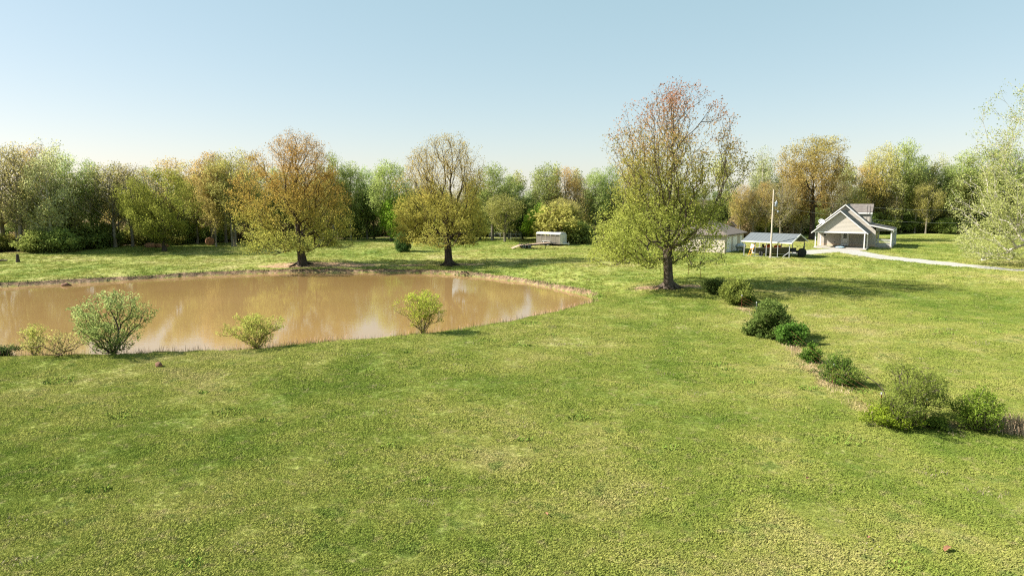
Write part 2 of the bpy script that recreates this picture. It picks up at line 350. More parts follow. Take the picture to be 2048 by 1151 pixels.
def stretch(a, b, step, ext, n):
    core = np.arange(a, b+1e-6, step); g = step*(ext/step)**(np.linspace(0, 1, n+1)[1:])
    return np.concatenate([(a-g)[::-1], core, b+g])
gx = stretch(-64, 64, 0.42, 3000, 26); gy = stretch(9, 140, 0.42, 3000, 26)
X, Y = np.meshgrid(gx, gy); X = X.copy(); Y = Y.copy()
SD = pond_sd(X, Y)
e = 0.15; core = (np.abs(SD) < 0.24)
xs, ys, s0 = X[core], Y[core], SD[core]
gX = (pond_sd(xs+e, ys)-pond_sd(xs-e, ys))/(2*e); gY = (pond_sd(xs, ys+e)-pond_sd(xs, ys-e))/(2*e); g2 = gX**2+gY**2+0.3
X[core] -= np.clip(s0*gX/g2, -0.21, 0.21); Y[core] -= np.clip(s0*gY/g2, -0.21, 0.21)
SD = pond_sd(X, Y); Z = gz(X, Y, SD)
def spot(x, y, cx, cy, rx, ry, ang=0.0):
    dx, dy = x-cx, y-cy; u = dx*cos(ang)+dy*sin(ang); v = -dx*sin(ang)+dy*cos(ang)
    return np.exp(-((u/rx)**2+(v/ry)**2))
oak1 = gpt(605, 530); oak2 = gpt(898, 530); maple = gpt(1338, 577)
fence_px = [(1377,548),(1401,556),(1441,584),(1483,617),(1513,628),(1575,686),(1605,712),(1640,752),(1700,800),(1745,830),(1800,846),(1875,850),(1990,860),(2080,870)]
FEN = np.array([gpt(a, b) for a, b in fence_px])
def line_dist(x, y, L):
    best = np.full(np.shape(x), 1e9)
    for (ax, ay), (bx, by) in zip(L[:-1, :2], L[1:, :2]):
        dx, dy = bx-ax, by-ay; t = np.clip(((x-ax)*dx+(y-ay)*dy)/(dx*dx+dy*dy), 0, 1)
        best = np.minimum(best, np.hypot(x-ax-t*dx, y-ay-t*dy))
    return best
tree_front = np.array([at_z(a, b, 2.2 if a < 1250 else 3.0)[:2] for a, b in [(-500,508),(0,504),(120,502),(250,492),(480,484),(650,477),(800,474),(1190,474),(1300,474),(1480,473),(1640,466),(1850,467),(2048,468),(2500,470)]])
def masks(x, y, sd):
    nr = nearness(x, y)
    d = 0.75*sstep(0.9, 0.1, np.abs(sd-0.05))*(1-nr)
    d = np.maximum(d, 0.55*sstep(-1.0, -0.2, -np.abs(sd))*(sd < 0))
    for cx, cy, rx, ry, k in [(oak1[0]+3.0, oak1[1]+0.8, 8.5, 2.8, 1.0), (oak1[0]-2.6, oak1[1]-1.0, 3.2, .9, 1.0), (oak2[0]+1.5, oak2[1]+0.8, 5.2, 1.5, .72), (oak2[0]-5, oak2[1]+.3, 4, 1.2, .7), (maple[0]-1.0, maple[1]+0.5, 3.4, 1.5, .85), (maple[0]+2.2, maple[1]+1.2, 3, 1.6, .7)]:
        d = np.maximum(d, k*spot(x, y, cx, cy, rx, ry))
    for px, py, rx, ry, k in [(250,538,3.2,.9,.52),(370,531,3.2,.8,.5),(1150,549,3.0,.7,.45),(1297,606,1.0,.6,.5),(712,482,4.5,1.0,.85),(310,489,3.0,1.2,.5),(370,488,3,.9,.55),(1560,504,3.0,1.2,.5),(1000,777,1.0,.5,.44),(1215,868,.5,.5,.34),(900,720,1.4,.6,.3)]:
        p = at_z(px, py, 1.5 if py > 560 else 2.1); d = np.maximum(d, k*spot(x, y, p[0], p[1], rx, ry))
    fd = line_dist(x, y, FEN[3:])
    straw = 0.8*sstep(0.6, 0.1, fd+0.7*(vnoise(x*1.3, y*1.3, 21)-0.5))*sstep(.25, .7, vnoise(x*0.5, y*0.5, 22))
    yt = np.interp(x, tree_front[:, 0], tree_front[:, 1])
    lit = sstep(-1.5, 1.5, y-yt+2.5*(vnoise(x*.4, y*.4, 31)-0.5))
    return d, straw, lit
D_, S_, L_ = masks(X, Y, SD)
ny, nx = X.shape; idx = np.arange(nx*ny).reshape(ny, nx)
Fq = np.stack([idx[:-1,:-1], idx[:-1,1:], idx[1:,1:], idx[1:,:-1]], -1).reshape(-1, 4)
gme = np_mesh('ground', np.stack([X, Y, Z], -1).reshape(-1, 3), Fq, M['ground'], True, attrs=dict(dirt=D_.ravel(), straw=S_.ravel(), litter=L_.ravel(), bank_drop=(sstep(.38, .05, SD)*sstep(-.42, -.22, SD)*(1-nearness(X, Y))).ravel()))  # last mask places the painted undercut shade along the far bank's lip
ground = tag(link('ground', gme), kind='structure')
# the pond's water: a sheet that ends under the banks
tg = np.roll(POND, -1, 0)-np.roll(POND, 1, 0); nrm = np.stack([tg[:, 1], -tg[:, 0]], 1); nrm /= np.linalg.norm(nrm, axis=1, keepdims=True)+1e-9
if pond_sd(POND[:, 0]+nrm[:, 0]*1.5, POND[:, 1]+nrm[:, 1]*1.5).mean() < 0: nrm = -nrm
wp = POND+nrm*0.75
mb = MB(); mb.add([(p[0], p[1], WZ) for p in wp], [tuple(range(len(wp)))])
wo = mb.build('pond_water', M['water']); tag(wo, kind='structure')
if wo.data.polygons[0].normal.z < 0: wo.data.flip_normals()


# ------------------------------------------------------------------ plants: a skeleton grown towards tips spread through the crown, then leaves on the tips
def lerp_prof(prof, h): return np.interp(h, [p[0] for p in prof], [p[1] for p in prof])
def build_plant(seed, H, prof, n_tips, base_r, trunk_top=0.75, clear=0.12, bf=0.35, rise=0.5, lean=(0, 0), offs=None, shell=0.45, gap=0.0, r0=0.009,
                leaves=14, leaf=0.22, sig=0.30, dens=None, cols=None, nstem=1, stem_spread=0.2, jit=0.06, rag=1.0, flare=0.7, droop=0.0, seglen=0.9, asp=0.62, up=0.35, leafh=None):
    """prof: (height fraction, radius m); cols(h, rnd) -> colours; dens(h) -> leaf share"""
    R = np.random.RandomState(seed)
    # tips
    T = []
    zs = np.linspace(0, 1, 200); wgt = lerp_prof(prof, zs)**2+1e-6; cdf = np.cumsum(wgt)/wgt.sum()
    gs = R.rand(40, 3)
    lob = R.uniform(0, 6.28, 6)
    while len(T) < n_tips:
        h = np.interp(R.rand(), cdf, zs); a = R.rand()*2*pi; rr = lerp_prof(prof, h)
        rr *= 1+rag*(0.16*sin(2*a+lob[0]+5*h)+0.14*sin(3*a+lob[1]-7*h)+0.08*sin(5*a+lob[2]+11*h))
        q = R.rand()**shell
        p = np.array([rr*q*cos(a), rr*q*sin(a), h*H])
        if gap > 0:
            nn = vnoise(p[0]*0.55+seed*3.1+p[2]*0.2, p[2]*0.55+p[1]*0.45, seed+50)
            if nn < gap: continue
        if offs: p[0] += lerp_prof(offs, h)
        p[0] += lean[0]*h*H; p[1] += lean[1]*h*H; p[2] -= droop*(q**2)*rr
        T.append(p)
    T = np.array(T); T[:, 2] = np.maximum(T[:, 2], 0.06*min(H, 3))
    # seed nodes: trunk or several stems
    cap = n_tips*8+200
    P = np.zeros((cap, 3)); par = np.full(cap, -1, int); L = np.zeros(cap); ok = np.zeros(cap, bool); n = 0
    P[0] = (0, 0, -0.25); n = 1
    for s_ in range(nstem):
        top = trunk_top*H*(1 if s_ == 0 else R.uniform(0.7, 1.0)); k = max(3, int(top/max(0.5, H*0.035))); prev = 0
        a = 2*pi*s_/max(1, nstem)+R.uniform(-.4, .4); sp = stem_spread*(nstem > 1)*R.uniform(0.5, 1.1)
        ph = R.uniform(0, 6.28, 2)
        for i in range(1, k+1):
            t = i/k; z = top*t
            wob = 0.016*H*t
            q = np.array([lean[0]*z+wob*sin(3.1*t+ph[0])+cos(a)*sp*z, lean[1]*z+wob*sin(2.6*t+ph[1])+sin(a)*sp*z, z])
            if offs: q[0] += lerp_prof(offs, z/H)*0.6*t
            P[n] = q; par[n] = prev; L[n] = L[prev]+np.linalg.norm(q-P[prev]); ok[n] = z >= clear*H; prev = n; n += 1
    if not ok[:n].any(): ok[n-1] = True
    ax = np.array([np.interp(T[:, 2], [0, H], [0, lean[0]*H]), np.interp(T[:, 2], [0, H], [0, lean[1]*H])]).T
    order = np.argsort(np.hypot(T[:, 0]-ax[:, 0], T[:, 1]-ax[:, 1])+0.25*T[:, 2]+R.rand(n_tips)*0.8)
    tipnode = np.zeros(n_tips, int)
    for ti in order:
        t = T[ti]; d3 = t-P[:n]; d = np.sqrt((d3*d3).sum(1)); hd = np.hypot(d3[:, 0], d3[:, 1])
        cost = d+bf*L[:n]+1.2*np.maximum(0, rise*hd-d3[:, 2])
        cost[~ok[:n]] = 1e9
        j = int(np.argmin(cost)); k = max(1, int(round(d[j]/seglen))); k = min(k, 7)
        a, b = P[j], t; g = par[j]
        dirp = (P[j]-P[g]) if g >= 0 else np.array([0, 0, 1.0]); dirp = dirp/(np.linalg.norm(dirp)+1e-9)
        c = a+dirp*d[j]*0.30+(b-a)*0.22
        prev = j
        for i in range(1, k+1):
            u = i/k; q = (1-u)**2*a+2*u*(1-u)*c+u*u*b
            if i < k: q = q+R.normal(0, jit*min(1, d[j]/k*0.6), 3)
            P[n] = q; par[n] = prev; L[n] = L[prev]+np.linalg.norm(q-P[prev]); ok[n] = True; prev = n; n += 1
            if n >= cap-8: break
        tipnode[ti] = prev
        if n >= cap-10: break
    P, par = P[:n], par[:n]
    cnt = np.zeros(n); np.add.at(cnt, tipnode[tipnode > 0], 1.0)
    for i in range(n-1, 0, -1): cnt[par[i]] += cnt[i]
    cnt = np.maximum(cnt, 1); ex = math.log(cnt[0]/max(1, nstem*0.7))/math.log(max(1.5, base_r/r0))
    rad = r0*cnt**(1/max(1.2, ex)); rad = np.minimum(rad, base_r)
    rad *= 1+flare*np.exp(-np.maximum(P[:, 2], 0)/(base_r*0.9+0.05))*(nstem == 1)
    # tubes
    ch = np.arange(1, n); pa = par[1:]
    ra = np.minimum(rad[pa], rad[ch]*1.6); rb = rad[ch]
    VV, FF, base = [], [], 0
    dv = P[ch]-P[pa]; ln = np.linalg.norm(dv, axis=1); dv = dv/(ln[:, None]+1e-9)
    ref = np.where(np.abs(dv[:, 2:3]) > 0.9, np.array([[1., 0, 0]]), np.array([[0, 0, 1.]])); u = np.cross(dv, ref); u /= np.linalg.norm(u, axis=1, keepdims=True)+1e-9; v = np.cross(dv, u)
    for lo, hi, sides in ((0.10, 99, 9), (0.03, 0.10, 5), (0, 0.03, 3)):
        sel = np.where((rb >= lo) & (rb < hi) & (ln > 1e-4))[0]
        if not len(sel): continue
        an = np.arange(sides)*2*pi/sides; cs, sn = np.cos(an), np.sin(an)
        ring = cs[None, :, None]*u[sel][:, None, :]+sn[None, :, None]*v[sel][:, None, :]
        A = P[pa[sel]][:, None, :]+ring*ra[sel][:, None, None]-dv[sel][:, None, :]*(ra[sel]*0.25)[:, None, None]; B = P[ch[sel]][:, None, :]+ring*rb[sel][:, None, None]
        VV.append(np.concatenate([A, B], 1).reshape(-1, 3)); m = len(sel)
        i0 = np.arange(sides); i1 = (i0+1) % sides
        q = np.stack([i0, i1, i1+sides, i0+sides], 1)[None]+(np.arange(m)*2*sides)[:, None, None]+base
        FF.append(q.reshape(-1, 4)); base += m*2*sides
    wood = (np.concatenate(VV), np.concatenate(FF))
    # leaves
    hh = np.clip(T[:, 2]/H, 0, 1); dn = np.ones(n_tips) if dens is None else dens(hh)
    nl = R.poisson(np.maximum(0.01, leaves*dn*R.uniform(0.35, 1.65, n_tips)))
    own = np.repeat(np.arange(n_tips), nl); m = len(own)
    back = P[par[tipnode]]; uu = R.rand(m, 1)**1.5
    c = T[own]*(1-uu*0.6)+back[own]*(uu*0.6)+np.clip(R.normal(0, 1, (m, 3)), -1.7, 1.7)*sig*np.array([1, 1, 0.75])
    nrm = R.normal(0, 1, (m, 3)); nrm[:, 2] += up*2; nrm /= np.linalg.norm(nrm, axis=1, keepdims=True)
    t1 = np.cross(nrm, R.normal(0, 1, (m, 3))); t1 /= np.linalg.norm(t1, axis=1, keepdims=True)+1e-9; t2 = np.cross(nrm, t1)
    sz = leaf*R.uniform(0.55, 1.3, (m, 1))
    if leafh is not None: sz = sz*leafh(hh[own])[:, None]
    V = np.stack([c-t1*sz*0.5, c+t2*sz*0.5*asp+nrm*sz*0.10, c+t1*sz*0.5, c-t2*sz*0.5*asp+nrm*sz*0.10], 1).reshape(-1, 3)
    V[:, 2] = np.maximum(V[:, 2], 0.02)
    Fl = np.arange(4*m).reshape(m, 4)
    clump = R.rand(n_tips)[own]
    cc = cols(np.clip(c[:, 2]/H, 0, 1), R.rand(m), clump)
    return wood, (V, Fl, np.repeat(cc, 4, 0))

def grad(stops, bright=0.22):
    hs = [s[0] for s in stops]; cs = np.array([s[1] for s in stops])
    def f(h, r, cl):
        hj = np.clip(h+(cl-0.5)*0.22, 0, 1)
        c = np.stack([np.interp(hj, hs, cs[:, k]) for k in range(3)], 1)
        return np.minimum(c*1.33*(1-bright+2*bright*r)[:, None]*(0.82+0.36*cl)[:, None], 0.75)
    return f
def plant_meshes(name, bark, leafmat, **kw):
    wood, lv = build_plant(**kw)
    return np_mesh(name+'_trunk', wood[0], wood[1], bark, True), np_mesh(name+'_crown', lv[0], lv[1], leafmat, False, cols=lv[2])
def place_plant(name, meshes, loc, label, cat, group=None, rz=0.0, s=(1, 1, 1), parts=('trunk', 'crown')):
    r = empty(name, loc, rz, label, cat, group); r.scale = s
    for pn, me in zip(parts, meshes):
        if me is not None: link(pn, me, r)
    return r

# --- the solitary trees of the pasture (metres from pixels at each tree's depth)
YG = (0.30, 0.33, 0.075); LG = (0.20, 0.25, 0.045); OL = (0.24, 0.22, 0.055); OR_ = (0.36, 0.19, 0.065); RD = (0.36, 0.145, 0.085)
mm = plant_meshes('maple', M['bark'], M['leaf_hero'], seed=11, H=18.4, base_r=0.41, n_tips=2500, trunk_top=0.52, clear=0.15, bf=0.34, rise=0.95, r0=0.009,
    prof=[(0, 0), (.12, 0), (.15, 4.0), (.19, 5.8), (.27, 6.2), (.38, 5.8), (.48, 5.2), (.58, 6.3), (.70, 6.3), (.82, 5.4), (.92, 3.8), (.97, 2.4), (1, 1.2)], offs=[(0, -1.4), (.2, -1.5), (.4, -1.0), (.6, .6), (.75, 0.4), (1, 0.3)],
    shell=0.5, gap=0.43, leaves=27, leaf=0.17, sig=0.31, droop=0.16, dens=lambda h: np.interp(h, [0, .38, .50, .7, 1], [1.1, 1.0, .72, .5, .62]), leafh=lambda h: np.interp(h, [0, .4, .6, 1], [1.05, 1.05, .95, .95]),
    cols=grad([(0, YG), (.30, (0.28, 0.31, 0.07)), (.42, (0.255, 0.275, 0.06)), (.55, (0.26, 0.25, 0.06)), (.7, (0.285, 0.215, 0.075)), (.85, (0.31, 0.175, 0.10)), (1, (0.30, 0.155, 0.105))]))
def roots(tree, r, n, seed, mat):
    rr = random.Random(seed)
    for i in range(n):
        a = 2*pi*i/n+rr.uniform(-.3, .3); L_ = rr.uniform(1.0, 1.9); pts = []
        for t in np.linspace(0, 1, 6): q = r*.5+L_*t; a2 = a+.35*sin(3*t+i); pts.append((q*cos(a2), q*sin(a2), .55*(1-t)**2.2-.06*t))
        m_ = MB(); rad_ = [.20*(1-.8*t) for t in np.linspace(0, 1, 6)]
        for k_ in range(5): m_.bar(pts[k_], pts[k_+1], rad_[k_], rad_[k_+1], n=7)
        m_.build('root', mat, tree)
t_maple = place_plant('maple_tree', mm, maple, 'tall tree with sparse reddish top and yellow green lower boughs beside the fence', 'tree', rz=0.0)
mo1 = plant_meshes('oak', M['bark_dark'], M['leaf_hero'], seed=23, H=17.2, base_r=0.50, n_tips=2200, trunk_top=0.50, clear=0.12, bf=0.36, rise=0.75,
    prof=[(0, 0), (.12, 0), (.15, 4.2), (.20, 6.2), (.30, 6.9), (.42, 6.7), (.58, 6.3), (.72, 5.6), (.85, 4.4), (.95, 2.8), (1, 1.0)], offs=[(0, -0.6), (.5, -1.0), (1, -.3)],
    shell=0.45, gap=0.43, leaves=24, leaf=0.19, sig=0.32, droop=0.18, dens=lambda h: np.interp(h, [0, .4, .6, .85, 1], [.95, 1.0, 1.0, .95, .95]), leafh=lambda h: np.interp(h, [0, .4, .7, 1], [1.05, 1, .8, .72]),
    cols=grad([(0, (0.27, 0.30, 0.07)), (.25, (0.26, 0.265, 0.06)), (.45, (0.295, 0.235, 0.055)), (.65, (0.32, 0.21, 0.055)), (1, (0.325, 0.20, 0.06))]))
t_oak1 = place_plant('oak_tree', mo1, oak1, 'broad oak with rusty orange upper crown rooted in bare dirt on the pond bank', 'tree')
mo2 = plant_meshes('oak', M['bark_dark'], M['leaf_hero'], seed=31, H=16.8, base_r=0.46, n_tips=2100, trunk_top=0.42, clear=0.16, bf=0.34, rise=1.1,
    prof=[(0, 0), (.15, 0), (.17, 3.4), (.22, 5.8), (.32, 6.5), (.45, 5.9), (.58, 5.2), (.72, 5.2), (.85, 4.6), (.94, 3.2), (1, 1.0)], offs=[(0, -.6), (.4, -.8), (1, 0.0)],
    shell=0.45, gap=0.42, leaves=25, leaf=0.19, sig=0.32, droop=0.12, dens=lambda h: np.interp(h, [0, .45, .58, .8, 1], [1.1, 1.05, .8, .7, .8]), leafh=lambda h: np.interp(h, [0, .45, .65, 1], [1.05, 1, .75, .7]),
    cols=grad([(0, (0.29, 0.27, 0.07)), (.3, (0.30, 0.285, 0.065)), (.55, (0.295, 0.265, 0.06)), (.68, (0.31, 0.235, 0.06)), (1, (0.33, 0.26, 0.075))]))
t_oak2 = place_plant('oak_tree', mo2, oak2, 'olive yellow oak with a sparse fan of twigs on top at the pond corner', 'tree')
for t_, b_, sd2 in ((t_maple, 'bark', 1), (t_oak1, 'bark_dark', 2), (t_oak2, 'bark_dark', 3)): roots(t_, .5, 7, sd2, M[b_])
ts = gpt(329, 502)
msm = plant_meshes('small_tree', M['bark_dark'], M['leaf_hero'], seed=44, H=12.9, base_r=0.30, n_tips=950, trunk_top=0.55, clear=0.16, bf=0.40, rise=0.6,
    prof=[(0, 0), (.16, 1.8), (.24, 4.2), (.42, 5.5), (.60, 5.3), (.78, 4.3), (.92, 2.6), (1, 0.8)], offs=[(0, 0), (1, -.3)], shell=0.42, gap=0.42, leaves=32, leaf=0.20, sig=0.36,
    cols=grad([(0, (0.16, 0.175, 0.035)), (.5, (0.19, 0.205, 0.04)), (1, (0.235, 0.24, 0.05))]))
place_plant('small_round_tree', msm, ts, 'round yellow green tree on a short forked trunk beside the flattened hay', 'tree')
syc = np.array([*at_y(2068, 545, 74)[:2], 0]); syc[2] = float(gz(syc[0], syc[1]))
msy = plant_meshes('sycamore', M['bark_pale'], M['leaf_hero'], seed=57, H=23.0, base_r=0.32, n_tips=1900, trunk_top=0.88, clear=0.10, bf=0.40, rise=0.45, lean=(-0.13, 0.0),
    prof=[(0, 0), (.05, 4.0), (.10, 7.4), (.20, 8.2), (.35, 7.4), (.50, 6.8), (.62, 6.2), (.74, 5.0), (.86, 3.8), (.95, 2.2), (1, 0.9)], offs=[(0, 0), (.2, 0.3), (.5, 0.5), (1, 1.9)], shell=0.45, gap=0.48, leaves=20, leaf=0.18, sig=0.33, droop=0.12,
    dens=lambda h: np.interp(h, [0, .4, .55, 1], [1.2, 1.1, .75, .75]), leafh=lambda h: np.interp(h, [0, .5, 1], [1, .95, .85]), cols=grad([(0, (0.31, 0.33, 0.125)), (.5, (0.30, 0.315, 0.11)), (1, (0.26, 0.285, 0.08))]))
place_plant('sycamore_tree', msy, syc, 'tall sycamore with whitish leaning trunk and pale foliage at the driveway', 'tree')
ob = gpt(1624, 462); 
ob = np.array([*at_y(1624, 462, 118)[:2], 0]); ob[2] = float(gz(ob[0], ob[1]))
mob = plant_meshes('oak', M['bark_dark'], M['leaf_hero'], seed=63, H=18.0, base_r=0.42, n_tips=1000, trunk_top=0.70, clear=0.30, bf=0.45, rise=0.8,
    prof=[(0, 0), (.25, 2.6), (.40, 5.0), (.55, 5.6), (.70, 5.6), (.84, 4.8), (.94, 3.2), (1, 0.9)], shell=0.42, gap=0.38, leaves=34, leaf=0.22, sig=0.42,
    dens=lambda h: np.interp(h, [0, .45, .6, 1], [.35, .7, 1, 1]), cols=grad([(0, (0.30, 0.19, 0.08)), (.5, (0.32, 0.235, 0.08)), (1, (0.32, 0.28, 0.09))]))
place_plant('oak_tree', mob, ob, 'large yellow orange oak with a dark forked trunk standing just left of the house', 'tree')

# --- woodland kinds: a few prototypes each, shared by many trees
KIND = {}
def kind(k, bark, cols, seeds, name, **kw):
    base = dict(H=15.0, base_r=0.22, n_tips=420, trunk_top=0.8, clear=0.25, bf=0.4, rise=0.7, shell=0.5, gap=0.36, leaves=26, leaf=0.28, sig=0.42, seglen=1.3, flare=.4, r0=0.012)
    base.update(kw); cw = lambda *a: np.minimum(cols(*a)*1.22, .7)
    KIND[k] = ([plant_meshes(name, M[bark], M['leaf'], seed=s, cols=cw, **base) for s in seeds], base['H'])
tall = [(0, 0), (.18, .6), (.30, 2.0), (.45, 2.9), (.65, 3.2), (.82, 2.6), (.94, 1.5), (1, .5)]
wide_ = [(0, 0), (.22, .8), (.36, 2.6), (.55, 3.9), (.72, 4.1), (.86, 3.3), (.95, 2.0), (1, .7)]
LH = lambda h: np.interp(h, [0, .5, 1], [1.0, .9, .7])
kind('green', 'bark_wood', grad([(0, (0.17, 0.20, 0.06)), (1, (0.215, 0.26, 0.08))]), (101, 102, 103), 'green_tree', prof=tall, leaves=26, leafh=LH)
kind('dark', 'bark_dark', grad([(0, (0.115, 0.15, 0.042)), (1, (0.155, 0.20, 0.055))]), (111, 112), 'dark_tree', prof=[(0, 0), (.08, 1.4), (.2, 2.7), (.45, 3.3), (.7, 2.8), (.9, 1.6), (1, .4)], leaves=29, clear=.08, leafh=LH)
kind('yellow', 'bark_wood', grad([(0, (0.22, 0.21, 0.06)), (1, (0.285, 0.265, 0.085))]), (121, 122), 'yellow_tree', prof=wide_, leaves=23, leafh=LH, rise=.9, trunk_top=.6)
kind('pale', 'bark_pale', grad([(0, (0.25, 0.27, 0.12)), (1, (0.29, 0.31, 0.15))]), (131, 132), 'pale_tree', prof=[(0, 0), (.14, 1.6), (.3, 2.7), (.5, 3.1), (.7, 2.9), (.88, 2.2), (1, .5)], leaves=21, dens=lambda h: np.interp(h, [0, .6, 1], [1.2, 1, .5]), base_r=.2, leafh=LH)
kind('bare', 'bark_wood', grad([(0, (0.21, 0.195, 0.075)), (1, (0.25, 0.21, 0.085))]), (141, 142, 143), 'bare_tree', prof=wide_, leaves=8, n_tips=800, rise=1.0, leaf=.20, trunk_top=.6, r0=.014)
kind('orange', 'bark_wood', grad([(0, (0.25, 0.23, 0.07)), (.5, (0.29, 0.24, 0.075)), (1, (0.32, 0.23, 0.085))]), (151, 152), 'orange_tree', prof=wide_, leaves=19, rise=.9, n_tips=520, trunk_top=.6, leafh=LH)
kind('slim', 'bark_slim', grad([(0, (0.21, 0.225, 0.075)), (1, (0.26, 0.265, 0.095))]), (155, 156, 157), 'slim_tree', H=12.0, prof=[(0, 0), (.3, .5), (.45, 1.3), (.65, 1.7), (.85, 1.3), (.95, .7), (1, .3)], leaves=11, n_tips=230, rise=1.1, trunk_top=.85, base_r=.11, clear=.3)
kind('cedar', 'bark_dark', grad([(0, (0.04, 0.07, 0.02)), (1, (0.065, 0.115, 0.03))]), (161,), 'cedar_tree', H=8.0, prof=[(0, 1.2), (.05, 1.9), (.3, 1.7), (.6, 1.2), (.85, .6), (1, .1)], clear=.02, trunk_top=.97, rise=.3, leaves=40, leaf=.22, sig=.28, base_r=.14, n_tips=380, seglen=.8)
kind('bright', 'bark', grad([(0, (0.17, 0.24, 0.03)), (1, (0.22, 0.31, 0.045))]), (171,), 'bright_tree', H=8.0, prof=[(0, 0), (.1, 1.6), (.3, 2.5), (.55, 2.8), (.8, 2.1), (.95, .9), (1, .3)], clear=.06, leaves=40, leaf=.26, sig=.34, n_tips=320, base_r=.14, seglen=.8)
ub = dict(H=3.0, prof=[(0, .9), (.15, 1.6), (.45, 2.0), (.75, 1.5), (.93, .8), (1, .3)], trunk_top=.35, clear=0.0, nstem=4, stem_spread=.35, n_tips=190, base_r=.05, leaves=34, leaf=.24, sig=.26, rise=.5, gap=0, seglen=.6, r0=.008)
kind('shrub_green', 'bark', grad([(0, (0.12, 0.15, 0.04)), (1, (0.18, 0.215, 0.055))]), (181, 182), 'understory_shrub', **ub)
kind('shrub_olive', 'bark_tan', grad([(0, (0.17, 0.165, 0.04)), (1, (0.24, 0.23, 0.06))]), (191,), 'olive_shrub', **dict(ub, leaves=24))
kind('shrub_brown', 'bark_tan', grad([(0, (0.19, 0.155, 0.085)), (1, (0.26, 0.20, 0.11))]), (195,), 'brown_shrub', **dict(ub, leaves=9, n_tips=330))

WOOD = 'trees of the woods beyond the pond'; WOODR = 'trees of the woods behind the house'
LBL = dict(green=('green_leafed_tree', 'slender mid green leafy tree of the woods'), dark=('dark_leafed_tree', 'dense dark green tree of the woods'), yellow=('yellow_green_tree', 'yellow green budding tree of the woods'),
           pale=('pale_sycamore_tree', 'pale tree with whitish stem of the woods'), bare=('bare_twigged_tree', 'nearly bare brown twigged tree of the woods'), orange=('orange_budding_tree', 'orange tinged budding tree of the woods'),
           slim=('slim_young_tree', 'slim young tree with pale straight stem at the woods'), cedar=('cedar_tree', 'narrow dark cedar of the woods'), bright=('bright_green_tree', 'small vivid green tree of the woods'),
           shrub_green=('understory_shrub', 'low green shrub at the woods'), shrub_olive=('olive_shrub', 'low olive shrub at the woods'), shrub_brown=('brown_twig_shrub', 'low brown twiggy shrub at the woods'))
def front_depth(px):
    d = ray(px, 480); 
    for yy in np.arange(90, 170, 1.0):
        if yy > np.interp(d[0]/d[1]*yy, tree_front[:, 0], tree_front[:, 1]): return yy
    return 150
rw = random.Random(5)
def wood_tree(k, px, y, top_py=None, height=None, wide=1.0, label=None, group=None, name=None):
    x = (px-1024)/F*y*cos(PITCH)*1.0
    d = ray(px, 480); x = d[0]/d[1]*y
    z = float(gz(x, y)); protos, H = KIND[k]
    if height is None: height = at_y(px, top_py, y)[2]-z
    s = height/H; sx = s*wide*rw.uniform(0.92, 1.1)
    zone = next(zn for lim, zn in ((250, 'behind the broken stump'), (480, 'behind the hay bales'), (800, 'behind the rusty orange oak'), (1000, 'behind the olive yellow oak'), (1190, 'behind the stock trailer'), (1420, 'behind the tall tree'), (1640, 'behind the shelter'), (1900, 'behind the house'), (9999, 'behind the sycamore')) if px < lim)
    if y > front_depth(px)+(11 if 'shrub' not in k else 6.5): zone = 'deeper in, '+zone
    nm, lb = LBL[k]
    return place_plant(name or nm, rw.choice(protos), (x, y, z-0.03), label or f'{lb} {zone}', 'shrub' if 'shrub' in k else 'tree', group or f'{nm.replace("_", " ")}s {zone}', rw.uniform(0, 6.28), (sx, sx, s))
# front row read from the photograph's skyline: kind, pixel column, depth, pixel row of the top, width
for k, px, y, tp, wd in [('bare',8,104,288,1.2),('bare',42,101,280,1.0),('orange',80,108,285,.8),('pale',104,103,254,.85),('pale',60,106,350,.8),('green',142,107,300,.8),('green',188,108,314,.8),
        ('bare',230,109,318,1.15),('bare',265,111,322,1.1),('green',300,116,330,1.0),('orange',345,119,312,.9),('yellow',395,116,318,1.0),('orange',425,114,300,1.0),('yellow',470,113,292,1.1),('bare',452,120,300,1.0),('orange',505,121,300,.9),
        ('green',560,128,330,1.0),('yellow',640,128,330,1),('green',668,126,300,.85),('green',702,127,312,.9),('green',735,130,330,.9),('dark',690,132,350,1.0),('green',782,127,308,.95),('dark',748,131,345,1.1),('dark',715,131,380,1.1),
        ('bare',815,131,345,1.0),('dark',830,130,360,1.1),('yellow',860,130,360,1.2),('green',985,125,322,1.35),('dark',960,131,350,1.2),('green',1018,130,345,1.0),('dark',1045,130,362,1.0),('green',1090,129,322,1.15),('orange',1128,130,331,.9),('bare',1155,130,345,1.0),
        ('yellow',1120,122,395,1.9),('yellow',1010,121,385,1.6),('green',1190,128,328,.9),('green',1222,130,325,.9),('orange',1260,131,345,1.0),('dark',1300,132,360,1.1),('yellow',1340,131,365,1.1),('dark',1385,131,362,1.1),
        ('dark',1448,128,356,1.1),('dark',1425,130,375,1.2),('orange',1478,120,365,.9),('bare',1505,119,372,1.0),('orange',1530,120,360,1.0),('pale',1520,131,288,.75),('bare',1560,118,355,1.05),('orange',1585,119,350,.9),('bare',1600,120,372,.9),
        ('pale',1690,140,330,1.0),('orange',1722,141,328,1.0),('bare',1665,138,340,1.0),('yellow',1762,139,284,.9),('green',1800,139,274,.9),('pale',1842,139,300,.8),('pale',1872,140,300,.75),('green',1826,142,310,1.0),('green',1895,139,318,1.0),('bare',1745,141,360,1.0),('yellow',1700,137,368,1.0),('yellow',1850,136,355,1.0),
        ('green',1925,138,296,1.2),('dark',1965,139,285,1.3),('green',2010,138,290,1.2),('green',2060,138,300,1.2),('dark',2110,138,300,1.2),('bare',1780,137,380,1.0),('dark',1640,139,385,1.1),('yellow',1910,136,345,1.0)]:
    wood_tree(k, px, y+rw.uniform(-1.5, 1.5), tp, wide=wd)
